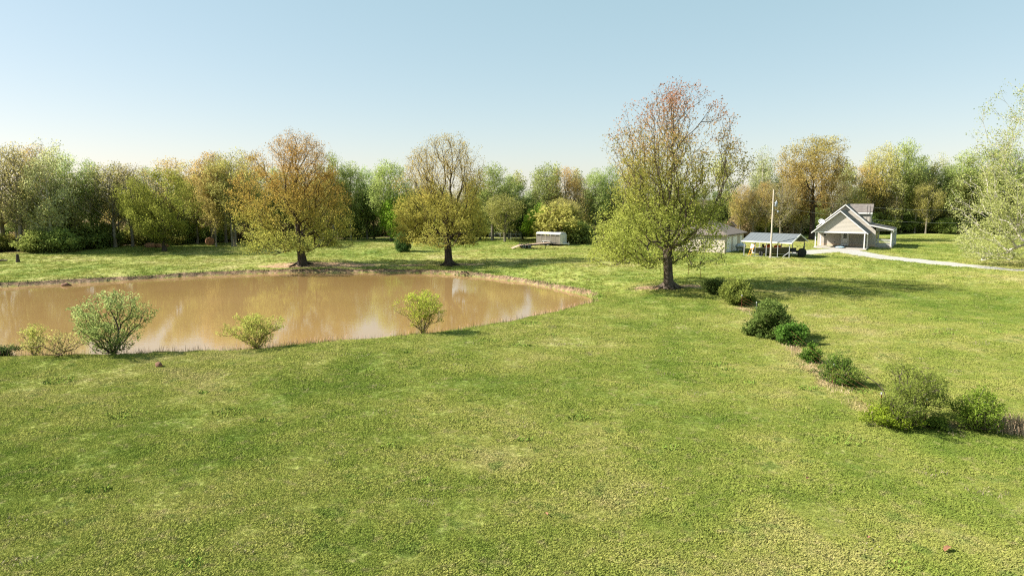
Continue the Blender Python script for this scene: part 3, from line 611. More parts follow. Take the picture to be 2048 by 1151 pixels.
# deeper rows fill the wood
sky_px = [-200, 0, 100, 180, 280, 420, 500, 660, 740, 820, 980, 1090, 1200, 1300, 1450, 1600, 1700, 1800, 1900, 2048, 2300]; sky_py = [385, 385, 360, 340, 335, 320, 320, 325, 345, 355, 345, 345, 345, 360, 370, 350, 345, 305, 325, 305, 310]
for row, off in enumerate((8, 15, 24)):
    px = -150.0+row*17
    while px < 2420:
        y = front_depth(px)+off+rw.uniform(-2, 2)
        if (px < 270 or px > 1650) and rw.random() < .45: px += rw.uniform(34, 56); continue
        k = rw.choice(['green', 'dark', 'yellow', 'bare', 'green', 'green', 'yellow', 'orange', 'pale'])
        if px > 1290: k = rw.choice(['green', 'dark', 'yellow', 'bare', 'orange', 'green', 'pale'])
        wood_tree(k, px, y, float(np.interp(px, sky_px, sky_py))+rw.uniform(22, 75), wide=rw.uniform(1.05, 1.45))
        px += rw.uniform(34, 56)
px = -110.0
while px < 2400:     # slim pale stems along the edge
    wood_tree('slim', px, front_depth(px)+rw.uniform(-.5, 4), height=rw.uniform(8.0, 15.0), wide=rw.uniform(.8, 1.2))
    px += rw.uniform(22, 60)
px = -120.0
while px < 2400:     # a shrubby edge
    y = front_depth(px)+rw.uniform(-1.0, 5)
    k = rw.choice(['shrub_green', 'shrub_green', 'shrub_olive', 'shrub_brown'])
    if 480 < px < 790: y += 3
    wood_tree(k, px, y, height=rw.uniform(1.8, 4.4), wide=rw.uniform(0.9, 1.5))
    px += rw.uniform(13, 26)
px = -120.0
while px < 2400:     # darker thicket behind the first stems
    wood_tree(rw.choice(['shrub_green', 'shrub_brown', 'shrub_green']), px, front_depth(px)+rw.uniform(6, 12), height=rw.uniform(2.6, 5.0), wide=rw.uniform(1.0, 1.4))
    px += rw.uniform(24, 40)
# singled-out trees and bushes
wood_tree('cedar', 808, 104, 440, wide=1.15, label='dark cedar bush standing alone beside a low post near the olive oak', group='lone bushes on the pasture', name='cedar_bush')
wood_tree('bright', 1078, 124, 402, wide=1.0, label='vivid lime green round tree in front of the woods behind the stock trailer', group='lone bushes on the pasture', name='lime_green_tree')
wood_tree('bright', 795, 126, 380, wide=1.0, label='vivid lime green tree half hidden behind the olive oak', group='lone bushes on the pasture', name='lime_green_tree')
wood_tree('shrub_green', 1152, 117, 440, wide=1.25, label='broad grey green bush beside the stock trailer nose', group='lone bushes on the pasture', name='broad_bush')
wood_tree('shrub_olive', 1118, 120, 408, wide=1.2, label='rounded olive bush rising behind the stock trailer roof', group='lone bushes on the pasture', name='broad_bush')
wood_tree('orange', 432, 112, 330, wide=.75, label='straight trunked tree standing over the round hay bale', group='pair of trees by the hay bale', name='straight_trunked_tree')
wood_tree('yellow', 464, 112, 322, wide=.75, label='second straight trunked tree beside the one over the hay bale', group='pair of trees by the hay bale', name='straight_trunked_tree')


# ------------------------------------------------------------------ bushes on the pond's near bank and along the fence
def bush(name, px, py, wpx, hpx, label, cat, stops, bark='bark', leafmat='leaf_bush', seed=1, dz=0.0, prof=None, group=None, **kw):
    p = gpt(px, py)
    while float(pond_sd(p[0], p[1])) < 0.45 and px < 1000: p = p+np.array([-p[0], -p[1], 0])/np.hypot(p[0], p[1])*0.1; p[2] = float(gz(p[0], p[1]))
    sc_ = p[1]/cos(PITCH)/F; H = hpx*sc_; W = wpx*sc_/2
    prof = [(h, r*W) for h, r in (prof or [(0, .35), (.12, .62), (.35, .95), (.6, 1.0), (.82, .72), (.95, .4), (1, .15)])]
    a = dict(H=H, prof=prof, n_tips=420, base_r=0.05, trunk_top=.3, clear=0.0, nstem=6, stem_spread=.45, leaves=20, leaf=.10, sig=.10, rise=.7, bf=.4, gap=0.0, seglen=.35, r0=.005, shell=.5, jit=.08, rag=1.9)
    a.update(kw)
    return place_plant(name, plant_meshes(name, M[bark], M[leafmat], seed=seed, cols=grad(stops), **a), (p[0], p[1], p[2]+dz-0.02), label, cat, group)
fan = [(0, .10), (.2, .45), (.45, .85), (.65, 1.0), (.82, .85), (.94, .5), (1, .2)]
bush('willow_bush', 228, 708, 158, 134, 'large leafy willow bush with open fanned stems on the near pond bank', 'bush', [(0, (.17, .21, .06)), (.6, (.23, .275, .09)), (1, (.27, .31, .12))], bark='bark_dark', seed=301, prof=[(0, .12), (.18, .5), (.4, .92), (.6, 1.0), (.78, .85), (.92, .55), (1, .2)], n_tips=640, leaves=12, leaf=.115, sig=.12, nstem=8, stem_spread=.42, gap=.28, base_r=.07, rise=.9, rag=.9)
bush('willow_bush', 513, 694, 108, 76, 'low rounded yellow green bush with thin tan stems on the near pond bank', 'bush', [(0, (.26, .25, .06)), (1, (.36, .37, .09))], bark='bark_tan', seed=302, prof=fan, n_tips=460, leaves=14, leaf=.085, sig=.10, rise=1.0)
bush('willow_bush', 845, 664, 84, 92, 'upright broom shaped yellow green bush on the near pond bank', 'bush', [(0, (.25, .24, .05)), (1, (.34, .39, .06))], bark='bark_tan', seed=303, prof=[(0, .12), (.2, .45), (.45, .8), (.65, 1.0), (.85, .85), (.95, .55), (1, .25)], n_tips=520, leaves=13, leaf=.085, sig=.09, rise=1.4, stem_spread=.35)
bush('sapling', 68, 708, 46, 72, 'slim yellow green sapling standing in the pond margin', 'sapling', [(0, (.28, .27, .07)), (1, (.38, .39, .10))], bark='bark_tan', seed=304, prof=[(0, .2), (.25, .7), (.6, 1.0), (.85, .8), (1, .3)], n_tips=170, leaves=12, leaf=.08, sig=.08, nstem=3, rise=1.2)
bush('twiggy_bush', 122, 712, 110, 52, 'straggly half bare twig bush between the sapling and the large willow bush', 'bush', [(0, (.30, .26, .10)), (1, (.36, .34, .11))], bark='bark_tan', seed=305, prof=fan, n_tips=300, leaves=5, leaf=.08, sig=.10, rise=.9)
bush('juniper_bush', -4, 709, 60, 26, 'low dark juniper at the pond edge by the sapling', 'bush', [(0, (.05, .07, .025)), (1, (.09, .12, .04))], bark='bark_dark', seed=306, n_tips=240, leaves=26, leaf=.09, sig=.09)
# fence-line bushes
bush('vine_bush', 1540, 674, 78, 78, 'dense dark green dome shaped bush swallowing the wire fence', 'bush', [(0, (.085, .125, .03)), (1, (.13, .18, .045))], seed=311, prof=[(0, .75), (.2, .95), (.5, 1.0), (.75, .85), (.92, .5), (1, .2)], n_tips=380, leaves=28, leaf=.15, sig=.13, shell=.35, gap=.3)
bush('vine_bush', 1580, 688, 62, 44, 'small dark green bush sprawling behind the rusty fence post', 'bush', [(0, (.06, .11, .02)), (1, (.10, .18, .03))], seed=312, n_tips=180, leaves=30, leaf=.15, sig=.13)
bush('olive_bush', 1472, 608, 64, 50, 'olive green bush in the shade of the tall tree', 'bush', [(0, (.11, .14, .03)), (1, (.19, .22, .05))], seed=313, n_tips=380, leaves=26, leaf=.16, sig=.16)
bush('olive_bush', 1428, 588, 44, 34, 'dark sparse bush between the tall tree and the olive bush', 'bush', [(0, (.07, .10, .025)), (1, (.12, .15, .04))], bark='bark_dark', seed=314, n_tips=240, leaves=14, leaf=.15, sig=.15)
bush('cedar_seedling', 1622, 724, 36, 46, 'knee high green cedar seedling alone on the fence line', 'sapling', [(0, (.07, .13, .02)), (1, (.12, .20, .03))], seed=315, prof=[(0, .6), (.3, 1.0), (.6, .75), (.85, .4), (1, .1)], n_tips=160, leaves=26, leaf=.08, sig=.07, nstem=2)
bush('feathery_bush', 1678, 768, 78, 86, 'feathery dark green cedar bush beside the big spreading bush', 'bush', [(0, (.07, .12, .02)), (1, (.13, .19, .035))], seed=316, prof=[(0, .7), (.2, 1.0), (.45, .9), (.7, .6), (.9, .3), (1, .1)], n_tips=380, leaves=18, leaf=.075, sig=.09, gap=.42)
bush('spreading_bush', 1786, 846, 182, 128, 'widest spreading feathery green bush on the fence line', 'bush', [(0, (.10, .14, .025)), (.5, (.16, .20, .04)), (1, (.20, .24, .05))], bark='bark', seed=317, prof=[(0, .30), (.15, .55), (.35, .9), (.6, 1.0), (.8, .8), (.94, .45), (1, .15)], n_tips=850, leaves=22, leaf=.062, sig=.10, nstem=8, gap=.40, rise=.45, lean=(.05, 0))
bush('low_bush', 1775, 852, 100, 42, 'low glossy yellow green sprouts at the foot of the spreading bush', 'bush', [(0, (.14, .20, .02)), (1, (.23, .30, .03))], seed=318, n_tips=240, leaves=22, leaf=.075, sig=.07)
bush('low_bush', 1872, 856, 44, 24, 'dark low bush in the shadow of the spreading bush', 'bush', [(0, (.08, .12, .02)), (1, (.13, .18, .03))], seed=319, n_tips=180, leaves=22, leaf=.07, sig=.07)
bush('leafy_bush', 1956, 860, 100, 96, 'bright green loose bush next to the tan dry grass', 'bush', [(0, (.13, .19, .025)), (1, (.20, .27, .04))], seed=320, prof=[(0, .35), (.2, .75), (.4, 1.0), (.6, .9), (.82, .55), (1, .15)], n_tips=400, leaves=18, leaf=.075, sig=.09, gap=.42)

# ------------------------------------------------------------------ grass: tufts over the pasture
def tuft(name, seed, nb, h, wd, spread, mat):
    R = np.random.RandomState(seed); V, Fs = [], []
    for i in range(nb):
        a = R.rand()*6.28; b = R.rand()*6.28; rr = spread*sqrt(R.rand()); hh = h*R.uniform(.45, 1.15); ww = wd*R.uniform(.7, 1.3)
        o = np.array([rr*cos(a), rr*sin(a), -0.01]); t = np.array([-sin(b), cos(b), 0])*ww; d = np.array([cos(b), sin(b), 0])
        k = R.uniform(.15, .9)
        V += [o-t, o+t, o+d*hh*k*.45+np.array([0, 0, hh*.6])+t*.7, o+d*hh*k*1.1+np.array([0, 0, hh*(1-.25*k)])]
        n = len(V); Fs += [(n-4, n-3, n-2, n-1)]
    return np_mesh(name, np.array(V), np.array(Fs), mat)
tuft_col = bpy.data.collections.new('grass_tufts')
for i in range(5):
    o = bpy.data.objects.new('grass_tuft', tuft('grass_tuft', 400+i, 22, .070, .009, .12, M['grass'])); tuft_col.objects.link(o)
RG = np.random.RandomState(77)
def scatter(n, y0, y1, dens_pow):
    yy = np.linspace(y0, y1, 400); wt = (yy**(1-dens_pow)); cdf = np.cumsum(wt)/wt.sum()
    y = np.interp(RG.rand(n), cdf, yy); x = (RG.rand(n)*2-1)*(y*0.85+13); return x, y
def grass_object(name, n, y0, y1, pw, smin, smax):
    x, y = scatter(n, y0, y1, pw); sd = pond_sd(x, y); d, st, lt = masks(x, y, sd)
    keep = (sd > 0.12) & (RG.rand(n) > d*1.5) & (lt < .5)
    q = np.array([1577.0, 560])
    x, y, st = x[keep], y[keep], st[keep]
    for poly in DRIVE_KEEP: 
        k = line_dist(x, y, poly[0]) > poly[1]; x, y, st = x[k], y[k], st[k]
    z = gz(x, y)
    clump = vnoise(x*0.7, y*0.7, 61)*0.6+vnoise(x*2.1, y*2.1, 62)*0.4
    sc_ = (smin+(smax-smin)*np.clip((clump-.25)/.5, 0, 1))*RG.uniform(.75, 1.25, len(x))*(1+.8*st)
    me = bpy.data.meshes.new(name); me.vertices.add(len(x)); me.vertices.foreach_set('co', np.stack([x, y, z], 1).astype(np.float32).ravel())
    for nm, v in (('tuft_scale', sc_), ('tuft_rot', RG.rand(len(x))*6.28), ('straw', st)):
        a = me.attributes.new(nm, 'FLOAT', 'POINT'); a.data.foreach_set('value', v.astype(np.float32))
    o = tag(link(name, me), 'short green pasture grass with tan patches', 'grass', kind='stuff')
    ng = bpy.data.node_groups.new(name+'_scatter', 'GeometryNodeTree')
    ng.interface.new_socket('Geometry', in_out='INPUT', socket_type='NodeSocketGeometry'); ng.interface.new_socket('Geometry', in_out='OUTPUT', socket_type='NodeSocketGeometry')
    gi = ng.nodes.new('NodeGroupInput'); go = ng.nodes.new('NodeGroupOutput'); ip = ng.nodes.new('GeometryNodeInstanceOnPoints'); ci = ng.nodes.new('GeometryNodeCollectionInfo')
    ci.inputs[0].default_value = tuft_col; ci.inputs['Separate Children'].default_value = True; ci.inputs['Reset Children'].default_value = True
    ip.inputs['Pick Instance'].default_value = True
    def na(nm):
        a = ng.nodes.new('GeometryNodeInputNamedAttribute'); a.data_type = 'FLOAT'; a.inputs[0].default_value = nm; return a.outputs[0]
    cx = ng.nodes.new('ShaderNodeCombineXYZ'); ng.links.new(na('tuft_rot'), cx.inputs[2])
    er = ng.nodes.new('FunctionNodeEulerToRotation'); ng.links.new(cx.outputs[0], er.inputs[0])
    ng.links.new(gi.outputs[0], ip.inputs['Points']); ng.links.new(ci.outputs[0], ip.inputs['Instance']); ng.links.new(er.outputs[0], ip.inputs['Rotation']); ng.links.new(na('tuft_scale'), ip.inputs['Scale'])
    ng.links.new(ip.outputs[0], go.inputs[0])
    md = o.modifiers.new('scatter', 'NODES'); md.node_group = ng
    return o
drive_px = [(1690,500),(1712,506),(1745,512),(1790,517),(1850,523),(1920,530),(2000,537),(2080,543),(2200,552)]
DRV = np.array([gpt(a, b) for a, b in drive_px])
DRIVE_KEEP = [(DRV, 1.7), (np.array([gpt(1600, 505), gpt(1650, 501), gpt(1705, 499)]), 2.0)]
grass_object('pasture_grass', 560000, 13, 62, 1.35, .55, 1.5)
grass_object('far_pasture_grass', 110000, 62, 128, 1.0, .9, 2.2)
def weed_clumps(name, n, mat, label, h0, h1, per):
    x, y = scatter(n, 15, 50, 1.3); k = (pond_sd(x, y) > 1.5); x, y = x[k], y[k]; V, Fs, C = [], [], 0
    for cx_, cy_ in zip(x, y):
        r_ = RG.uniform(.15, .6); m_ = int(per*r_/.3); a = RG.rand(m_)*6.28; q = np.sqrt(RG.rand(m_))*r_; px_ = cx_+q*np.cos(a)*1.4; py_ = cy_+q*np.sin(a); pz_ = gz(px_, py_)
        for ux, uy, uz in zip(px_, py_, pz_):
            b = RG.rand()*6.28; hh = RG.uniform(h0, h1); t = np.array([-sin(b), cos(b), 0])*(.018 if mat == 'blade' else .007); d_ = np.array([cos(b), sin(b), 0])*hh*RG.uniform(.3, .9); o = np.array([ux, uy, uz])
            V += [o-t, o+t, o+d_*.5+np.array([0, 0, hh*.7])+t, o+d_+np.array([0, 0, hh*.85])]; j = len(V); Fs.append((j-4, j-3, j-2, j-1))
    tag(link(name, np_mesh(name, np.array(V), np.array(Fs), M[mat])), label, 'weeds', kind='stuff')
weed_clumps('weed_clumps', 70, 'blade', 'dark lush weed clumps scattered over the pasture', .07, .17, 60)
weed_clumps('dead_grass_clumps', 110, 'deadgrass', 'greyish dead grass clumps scattered over the pasture', .06, .13, 34)


# ------------------------------------------------------------------ gravel drive and concrete apron (sheets that follow the ground)
def ribbon(name, pts, widths, mat, lift, step=0.5):
    pts = np.array(pts)[:, :2]; seg = np.r_[0, np.cumsum(np.linalg.norm(np.diff(pts, axis=0), axis=1))]
    t = np.arange(0, seg[-1], step); c = np.stack([np.interp(t, seg, pts[:, 0]), np.interp(t, seg, pts[:, 1])], 1); wd = np.interp(t, seg, widths)
    for _ in range(6): c[1:-1] = (c[:-2]+2*c[1:-1]+c[2:])/4
    tg = np.gradient(c, axis=0); tg /= np.linalg.norm(tg, axis=1, keepdims=True); nm = np.stack([-tg[:, 1], tg[:, 0]], 1)
    k = 9; us = np.linspace(-.5, .5, k); V = []
    for i in range(len(c)):
        for u in us:
            wob = 1+0.14*(float(vnoise(t[i]*.6, u*3+5, 71))-.5)
            p = c[i]+nm[i]*u*wd[i]*wob; V.append((p[0], p[1], lift-0.03*(abs(u) > .49)))
    V = np.array(V); V[:, 2] += gz(V[:, 0], V[:, 1])
    ix = np.arange(len(c)*k).reshape(len(c), k); Fq_ = np.stack([ix[:-1, :-1], ix[:-1, 1:], ix[1:, 1:], ix[1:, :-1]], -1).reshape(-1, 4)
    me = np_mesh(name, V, Fq_, mat, True)
    if me.polygons[len(me.polygons)//2].normal.z < 0: me.flip_normals()
    return tag(link(name, me), kind='structure')
ribbon('gravel_driveway', DRV, [3.8, 4.0, 3.7, 3.4, 3.2, 3.1, 3.1, 3.1, 3.1], M['gravel'], 0.03)
ribbon('gravel_yard', [gpt(1592, 507), gpt(1625, 503), gpt(1660, 501), gpt(1700, 499), gpt(1722, 500)], [2.5, 4.0, 4.8, 4.4, 2.2], M['gravel'], 0.018)

# ------------------------------------------------------------------ house
HYAW = -radians(32.0)
hc = at_z(1626, 495.5, 3.0); HZ = float(gz(hc[0]+4, hc[1]+2))
HS = (0.79, 0.9, 0.99)
house = empty('house', (hc[0], hc[1], HZ), HYAW, 'beige clapboard house with gabled carport, dormer and white railed side porch', 'house'); house.scale = HS
def courses(mb_, outline, y, z0, z1, pitch=0.18, proud=0.022, back=0.10, holes=()):
    """clapboards: outline(z) -> (x0, x1); each course tilts out at its foot"""
    z = z0
    while z < z1-0.02:
        zt = min(z+pitch, z1); a0, a1 = outline(z); b0, b1 = outline(zt)
        spans = [(a0, a1, b0, b1)]
        for hx0, hx1, hz0, hz1 in holes:
            if zt > hz0+.01 and z < hz1-.01:
                ns = []
                for s0, s1, t0, t1 in spans:
                    if s0 < hx0 < s1: ns.append((s0, hx0, t0, hx0))
                    if s0 < hx1 < s1: ns.append((hx1, s1, hx1, t1))
                    if s1 <= hx0 or s0 >= hx1: ns.append((s0, s1, t0, t1))
                spans = ns
        for s0, s1, t0, t1 in spans:
            if s1-s0 > .03: mb_.hull8([(s0, y-proud, z), (s1, y-proud, z), (s1, y+back, z), (s0, y+back, z), (t0, y-.002, zt), (max(t1, t0+.001), y-.002, zt), (max(t1, t0+.001), y+back, zt), (t0, y+back, zt)])
        z += pitch
    return mb_
CX = 4.15; EZ = 2.30; AZ = 5.15; MA = 6.0; MP = 0.70; YB = 6.0; YR = 14.0
cp = (AZ-EZ)/4.15
# carport gable face
m = MB(); courses(m, lambda z: (max(0.02, CX-(AZ-z)/cp+.05), min(8.28, CX+(AZ-z)/cp-.05)), 0.12, EZ, AZ-.12); m.build('carport_gable', M['siding'], house)
m = MB(); m.box(0.0, 8.3, 0.02, 0.24, EZ-.16, EZ-.002); m.build('carport_header', M['trim'], house)
for x, y in ((0.30, 0.14), (0.30, 5.6), (8.12, 0.14), (8.42, 1.9)):
    m = MB(); m.box(x-.085, x+.085, y-.085, y+.085, 0.0, EZ-.16); o = m.build('post', M['trim'], house)
    m = MB(); m.box(x-.12, x+.12, y-.12, y+.12, 0.0, .14); m.build('base_block', M['trim'], o)
m = MB(); m.box(0.0, 8.5, -.15, YB, -.30, .05); m.build('carport_slab', M['concrete'], house)
# carport roof: two slopes with white rake boards
def slope(x0, z0, x1, z1, ya, yb, t, mat, name, rake=True):
    m_ = MB(); m_.hull8([(x0, ya, z0-t), (x1, ya, z1-t), (x1, yb, z1-t), (x0, yb, z0-t), (x0, ya, z0), (x1, ya, z1), (x1, yb, z1), (x0, yb, z0)])
    o = m_.build(name, mat, house)
    if rake:
        m2 = MB(); m2.hull8([(x0, ya-.035, z0-t-.03), (x1, ya-.035, z1-t-.03), (x1, ya-.003, z1-t-.03), (x0, ya-.003, z0-t-.03), (x0, ya-.035, z0-.01), (x1, ya-.035, z1-.01), (x1, ya-.003, z1-.01), (x0, ya-.003, z0-.01)])
        m2.build('rake_board', M['trim'], o)
    return o
slope(-.40, EZ-.40*cp+.14, CX, AZ+.14, -.38, YB-.02, .13, M['shingle'], 'carport_roof')
slope(8.70, EZ-.40*cp+.14, CX+.004, AZ+.14, -.38, YB-.02, .13, M['shingle'], 'carport_roof')
# main body
rx = lambda z: CX+(MA-z)/MP
m = MB(); courses(m, lambda z: (max(-.3, CX-(MA-z)/MP+.05), min(9.3, rx(z)-.05)), YB, .35, MA-.2, holes=((.62, 1.28, 1.35, 2.15), (3.70, 5.02, 0.0, 2.28)))
m.build('front_wall', M['siding'], house)
m = MB(); m.box(-.3, 3.70, YB-.01, YB+.12, 0.0, .348); m.box(5.02, 9.3, YB-.01, YB+.12, 0.0, .348); m.build('foundation', M['brick_tan'], house)
m = MB(); m.box(-.3, 9.3, YB+.12, YR, 0.0, 2.4); m.build('house_body', M['siding'], house)
m = MB(); m.prism([(-.3, 2.402), (9.3, 2.402), (CX, MA-.25)], 'y', YR-.2, YR); m.build('rear_gable', M['siding'], house)
lz = MA-(CX+.55)*MP
slope(-.55, lz+.12, CX, MA+.12, YB-.42, YR+.4, .15, M['shingle'], 'main_roof')
mzr = MA-(8.30-CX)*MP
slope(8.30, mzr+.12, CX+.004, MA+.12, YB-.42, YR+.4, .15, M['shingle'], 'main_roof')
# door with nine lights
d = MB(); d.box(3.92, 4.80, YB-.03, YB+.03, .10, 2.12); door = d.build('door', M['white'], house)
m = MB(); m.box(3.70, 3.918, YB-.07, YB+.10, .05, 2.28); m.box(4.802, 5.02, YB-.07, YB+.10, .05, 2.28); m.box(3.92, 4.80, YB-.07, YB+.10, 2.122, 2.278); m.build('door_frame', M['trim'], house)
for i in range(3):
    for j in range(3):
        m = MB(); m.box(4.10+.18*i, 4.26+.18*i, YB-.04, YB-.034, 1.12+.28*j, 1.37+.28*j); m.build('pane', M['glass'], door)
m = MB(); m.box(4.02, 4.70, YB-.045, YB-.032, .25, .62); m.build('kick_panel', M['trim'], door)
m = MB(); m.bar((4.72, YB-.03, 1.02), (4.72, YB-.10, 1.02), .03); m.build('handle', M['galv'], door)
# small sash window
m = MB()
for a in ((.62, .69, 1.35, 2.15), (1.21, 1.28, 1.35, 2.15), (.69, 1.21, 1.35, 1.42), (.69, 1.21, 2.08, 2.15), (.69, 1.21, 1.72, 1.78)): m.box(a[0], a[1], YB-.05, YB+.06, a[2], a[3])
win = m.build('window', M['trim'], house)
for z0, z1 in ((1.42, 1.72), (1.78, 2.08)):
    for x0, x1 in ((.69, .94), (.96, 1.21)): m = MB(); m.box(x0, x1, YB-.01, YB+.02, z0, z1); m.build('pane', M['glass'], win)
m = MB(); m.box(2.6, 2.72, YB-.06, YB-.024, .45, .60); m.build('outlet_cover', M['steel_dark'], house)
# right porch: lower slope roof, deck, posts, railing, balusters
PX0, PX1 = 8.304, 11.95
slope(PX1+.15, 2.58, PX0, mzr+.10, YB-.40, YR+.4, .12, M['shingle'], 'porch_roof')
m = MB(); m.box(PX1+.10, PX1+.17, YB-.36, YR+.36, 2.24, 2.44); m.build('gutter', M['trim'], house)
m = MB(); m.prism([(9.3, 2.35), (PX1-.05, 2.35), (PX1-.05, 2.47), (9.3, 3.0)], 'y', YB+.1, YB+.16); m.build('porch_gable_panel', M['siding'], house)
m = MB(); m.box(9.3, PX1, YB-.05, YR, -.2, .22); m.build('porch_deck', M['concrete'], house)
for y in (YB+.10, YB+2.9, YB+5.4, YR-.12):
    m = MB(); m.box(PX1-.26, PX1-.06, y-.1, y+.1, .22, 2.37); m.build('porch_post', M['trim'], house)
m = MB(); m.box(9.32, PX1-.27, YB+.06, YB+.13, 1.08, 1.15); m.box(9.32, PX1-.27, YB+.07, YB+.12, .32, .37); rail = m.build('railing', M['trim'], house)
x = 9.42
while x < PX1-.3:
    m = MB(); m.box(x-.02, x+.02, YB+.08, YB+.115, .371, 1.079); m.build('baluster', M['trim'], rail); x += .135
m = MB(); m.box(PX1-.18, PX1-.12, YB+.21, YR-.23, 1.08, 1.15); m.box(PX1-.18, PX1-.12, YB+.21, YR-.23, .32, .37); rail = m.build('railing', M['trim'], house)
y = YB+.3
while y < YR-.3:
    m = MB(); m.box(PX1-.17, PX1-.13, y-.02, y+.02, .371, 1.079); m.build('baluster', M['trim'], rail); y += .16
m = MB(); m.box(PX1-.04, PX1+.22, YR-.1, YR, .1, 2.3); m.build('porch_side_screen', M['trim'], house)
m = MB(); m.box(9.31, 9.34, YB+2.0, YB+2.95, .25, 2.2); m.build('front_door', M['glass'], house)
# dormer on the right slope
DY0, DY1, DE, DR = 8.4, 11.4, 5.05, 6.05
m = MB(); m.box(rx(5.0)-1.2, 8.10, DY0, DY1, mzr+.1, DE); dor = m.build('dormer', M['siding'], house)
DYM = (DY0+DY1)/2
for ya, yb in ((DY0-.25, DYM), (DY1+.25, DYM+.004)):
    sl = (DR-DE)/(DYM-DY0); ze = DE-.25*sl+.08
    m = MB(); m.hull8([(CX+.3, ya, ze-.1), (8.40, ya, ze-.1), (8.40, yb, DR-.02), (CX+.3, yb, DR-.02), (CX+.3, ya, ze), (8.40, ya, ze), (8.40, yb, DR+.08), (CX+.3, yb, DR+.08)]); m.build('dormer_roof', M['shingle'], dor)
m = MB(); m.box(CX+.9, 8.42, DY0-.29, DY0-.253, DE-.36, DE-.16); m.build('fascia', M['trim'], dor)
m = MB(); m.prism([(DY0, DE), (DY1, DE), (DYM, DR-.05)], 'x', 7.9, 8.10); m.build('dormer_gable', M['siding'], dor)
for x in (7.55, 8.05): m = MB(); m.bar((x, DY0-.5, 3.3), (x, DY0-.5, 5.9), .04); m.build('vent_pipe', M['steel_dark'], house)
m = MB(); m.bar((1.2, 10, 4.0), (1.2, 10, 4.6), .06); m.build('vent_pipe', M['trim'], house)
# dish on the left eave
hm = house.matrix_basis.copy()
def hw(p): return mathutils.Matrix.Translation((hc[0], hc[1], HZ)) @ mathutils.Matrix.Rotation(HYAW, 4, 'Z') @ mathutils.Vector([p[i]*HS[i] for i in range(3)])
dp = hw((0.35, 5.0, 3.18)); dish = empty('satellite_dish', dp, HYAW, 'white satellite dish tilted on the left roof slope of the house', 'satellite dish')
m = MB(); m.bar((0, 0, -.35), (0, 0, .30), .025); m.build('mast', M['galv'], dish)
m = MB(); m.lathe([(.02, 0), (.18, .02), (.34, .09), (.42, .15), (.41, .165), (.33, .11), (.18, .045), (.02, .03)], (0, 0, 0), 'y', 18); o = m.build('reflector', M['white'], dish); o.location = (0, -.02, .32); o.rotation_euler = (radians(35), 0, radians(200))
m = MB(); m.bar((0, 0, .2), (-.30, -.45, .45), .015); m.box(-.35, -.26, -.52, -.42, .40, .50); m.build('feed_arm', M['galv'], dish)
# things on the apron
bp = hw((4.3, 0.3, 0.07)); t = empty('folded_tarp', bp, HYAW, 'light blue plastic sheet lying on the concrete in front of the house door', 'tarp')
m = MB(); m.blob((0, 0, .06), .55, .32, .13, seed=3, amp=.35, zmin=0); m.build('sheet', M['blue'], t); m = MB(); m.blob((.5, .25, .03), .25, .2, .09, seed=5, amp=.3, zmin=0); m.blob((-.55, .1, .03), .3, .16, .07, seed=8, amp=.3, zmin=0); m.build('dark_fold', M['steel_dark'], t)

# ------------------------------------------------------------------ garage
gc = at_z(1449, 505, 2.8); GZ = float(gz(gc[0], gc[1]))
GY = radians(-40)
gar = empty('garage', (gc[0], gc[1], GZ), GY, 'tan garage with brown hipped roof and pale roll up doors on its side', 'garage')
# local x runs along the door wall (away), local y to the left: walls x 0..8 , y 0..7
GL, GW, GH = 8.2, 7.0, 2.45
gar.rotation_euler = (0, 0, radians(55))
m = MB(); courses(m, lambda z: (-GW, 0.0), 0.0, 0.0, GH, pitch=.2, back=.1)
# front wall built in its own frame: x to the right, facing the viewer
fw = m.build('front_wall', M['siding2'], gar); fw.rotation_euler = (0, 0, radians(-90)); 
m = MB(); m.box(0, GL, .12, GW, 0.0, GH-.01); m.build('garage_body', M['siding2'], gar)
for x0, x1 in ((.75, 2.65), (3.25, 5.15)):
    m = MB(); m.box(x0, x1, -.03, .10, .02, 2.12); o = m.build('roll_up_door', M['white'], gar)
    for k in range(4): m = MB(); m.box(x0+.04, x1-.04, -.045, -.032, .07+.51*k, .53+.51*k); m.build('panel', M['white'], o)
m = MB(); m.box(6.6, 7.45, -.02, .1, .02, 2.05); m.build('side_door', M['white'], gar)
m = MB(); m.box(0, .745, -.01, .118, 0, GH-.01); m.box(2.655, 3.245, -.01, .118, 0, GH-.01); m.box(5.155, 6.595, -.01, .118, 0, GH-.01); m.box(7.455, GL, -.01, .118, 0, GH-.01); m.box(.75, 2.65, -.01, .118, 2.125, GH-.01); m.box(3.25, 5.15, -.01, .118, 2.125, GH-.01); m.box(6.6, 7.45, -.01, .118, 2.055, GH-.01); m.build('door_wall', M['siding2'], gar)
o_ = .45; rz = 4.15
A_ = [(-o_, -o_, GH), (GL+o_, -o_, GH), (GL+o_, GW+o_, GH), (-o_, GW+o_, GH)]; B_ = [(GW/2, GW/2, rz), (GL-GW/2+.6, GW/2, rz)]
m = MB(); m.add(A_+B_+[(x, y, z-.12) for x, y, z in A_], [(0, 1, 5, 4), (1, 2, 5), (2, 3, 4, 5), (3, 0, 4), (0, 6, 7, 1), (1, 7, 8, 2), (2, 8, 9, 3), (3, 9, 6, 0), (9, 8, 7, 6)]); m.build('hipped_roof', M['shingle2'], gar)
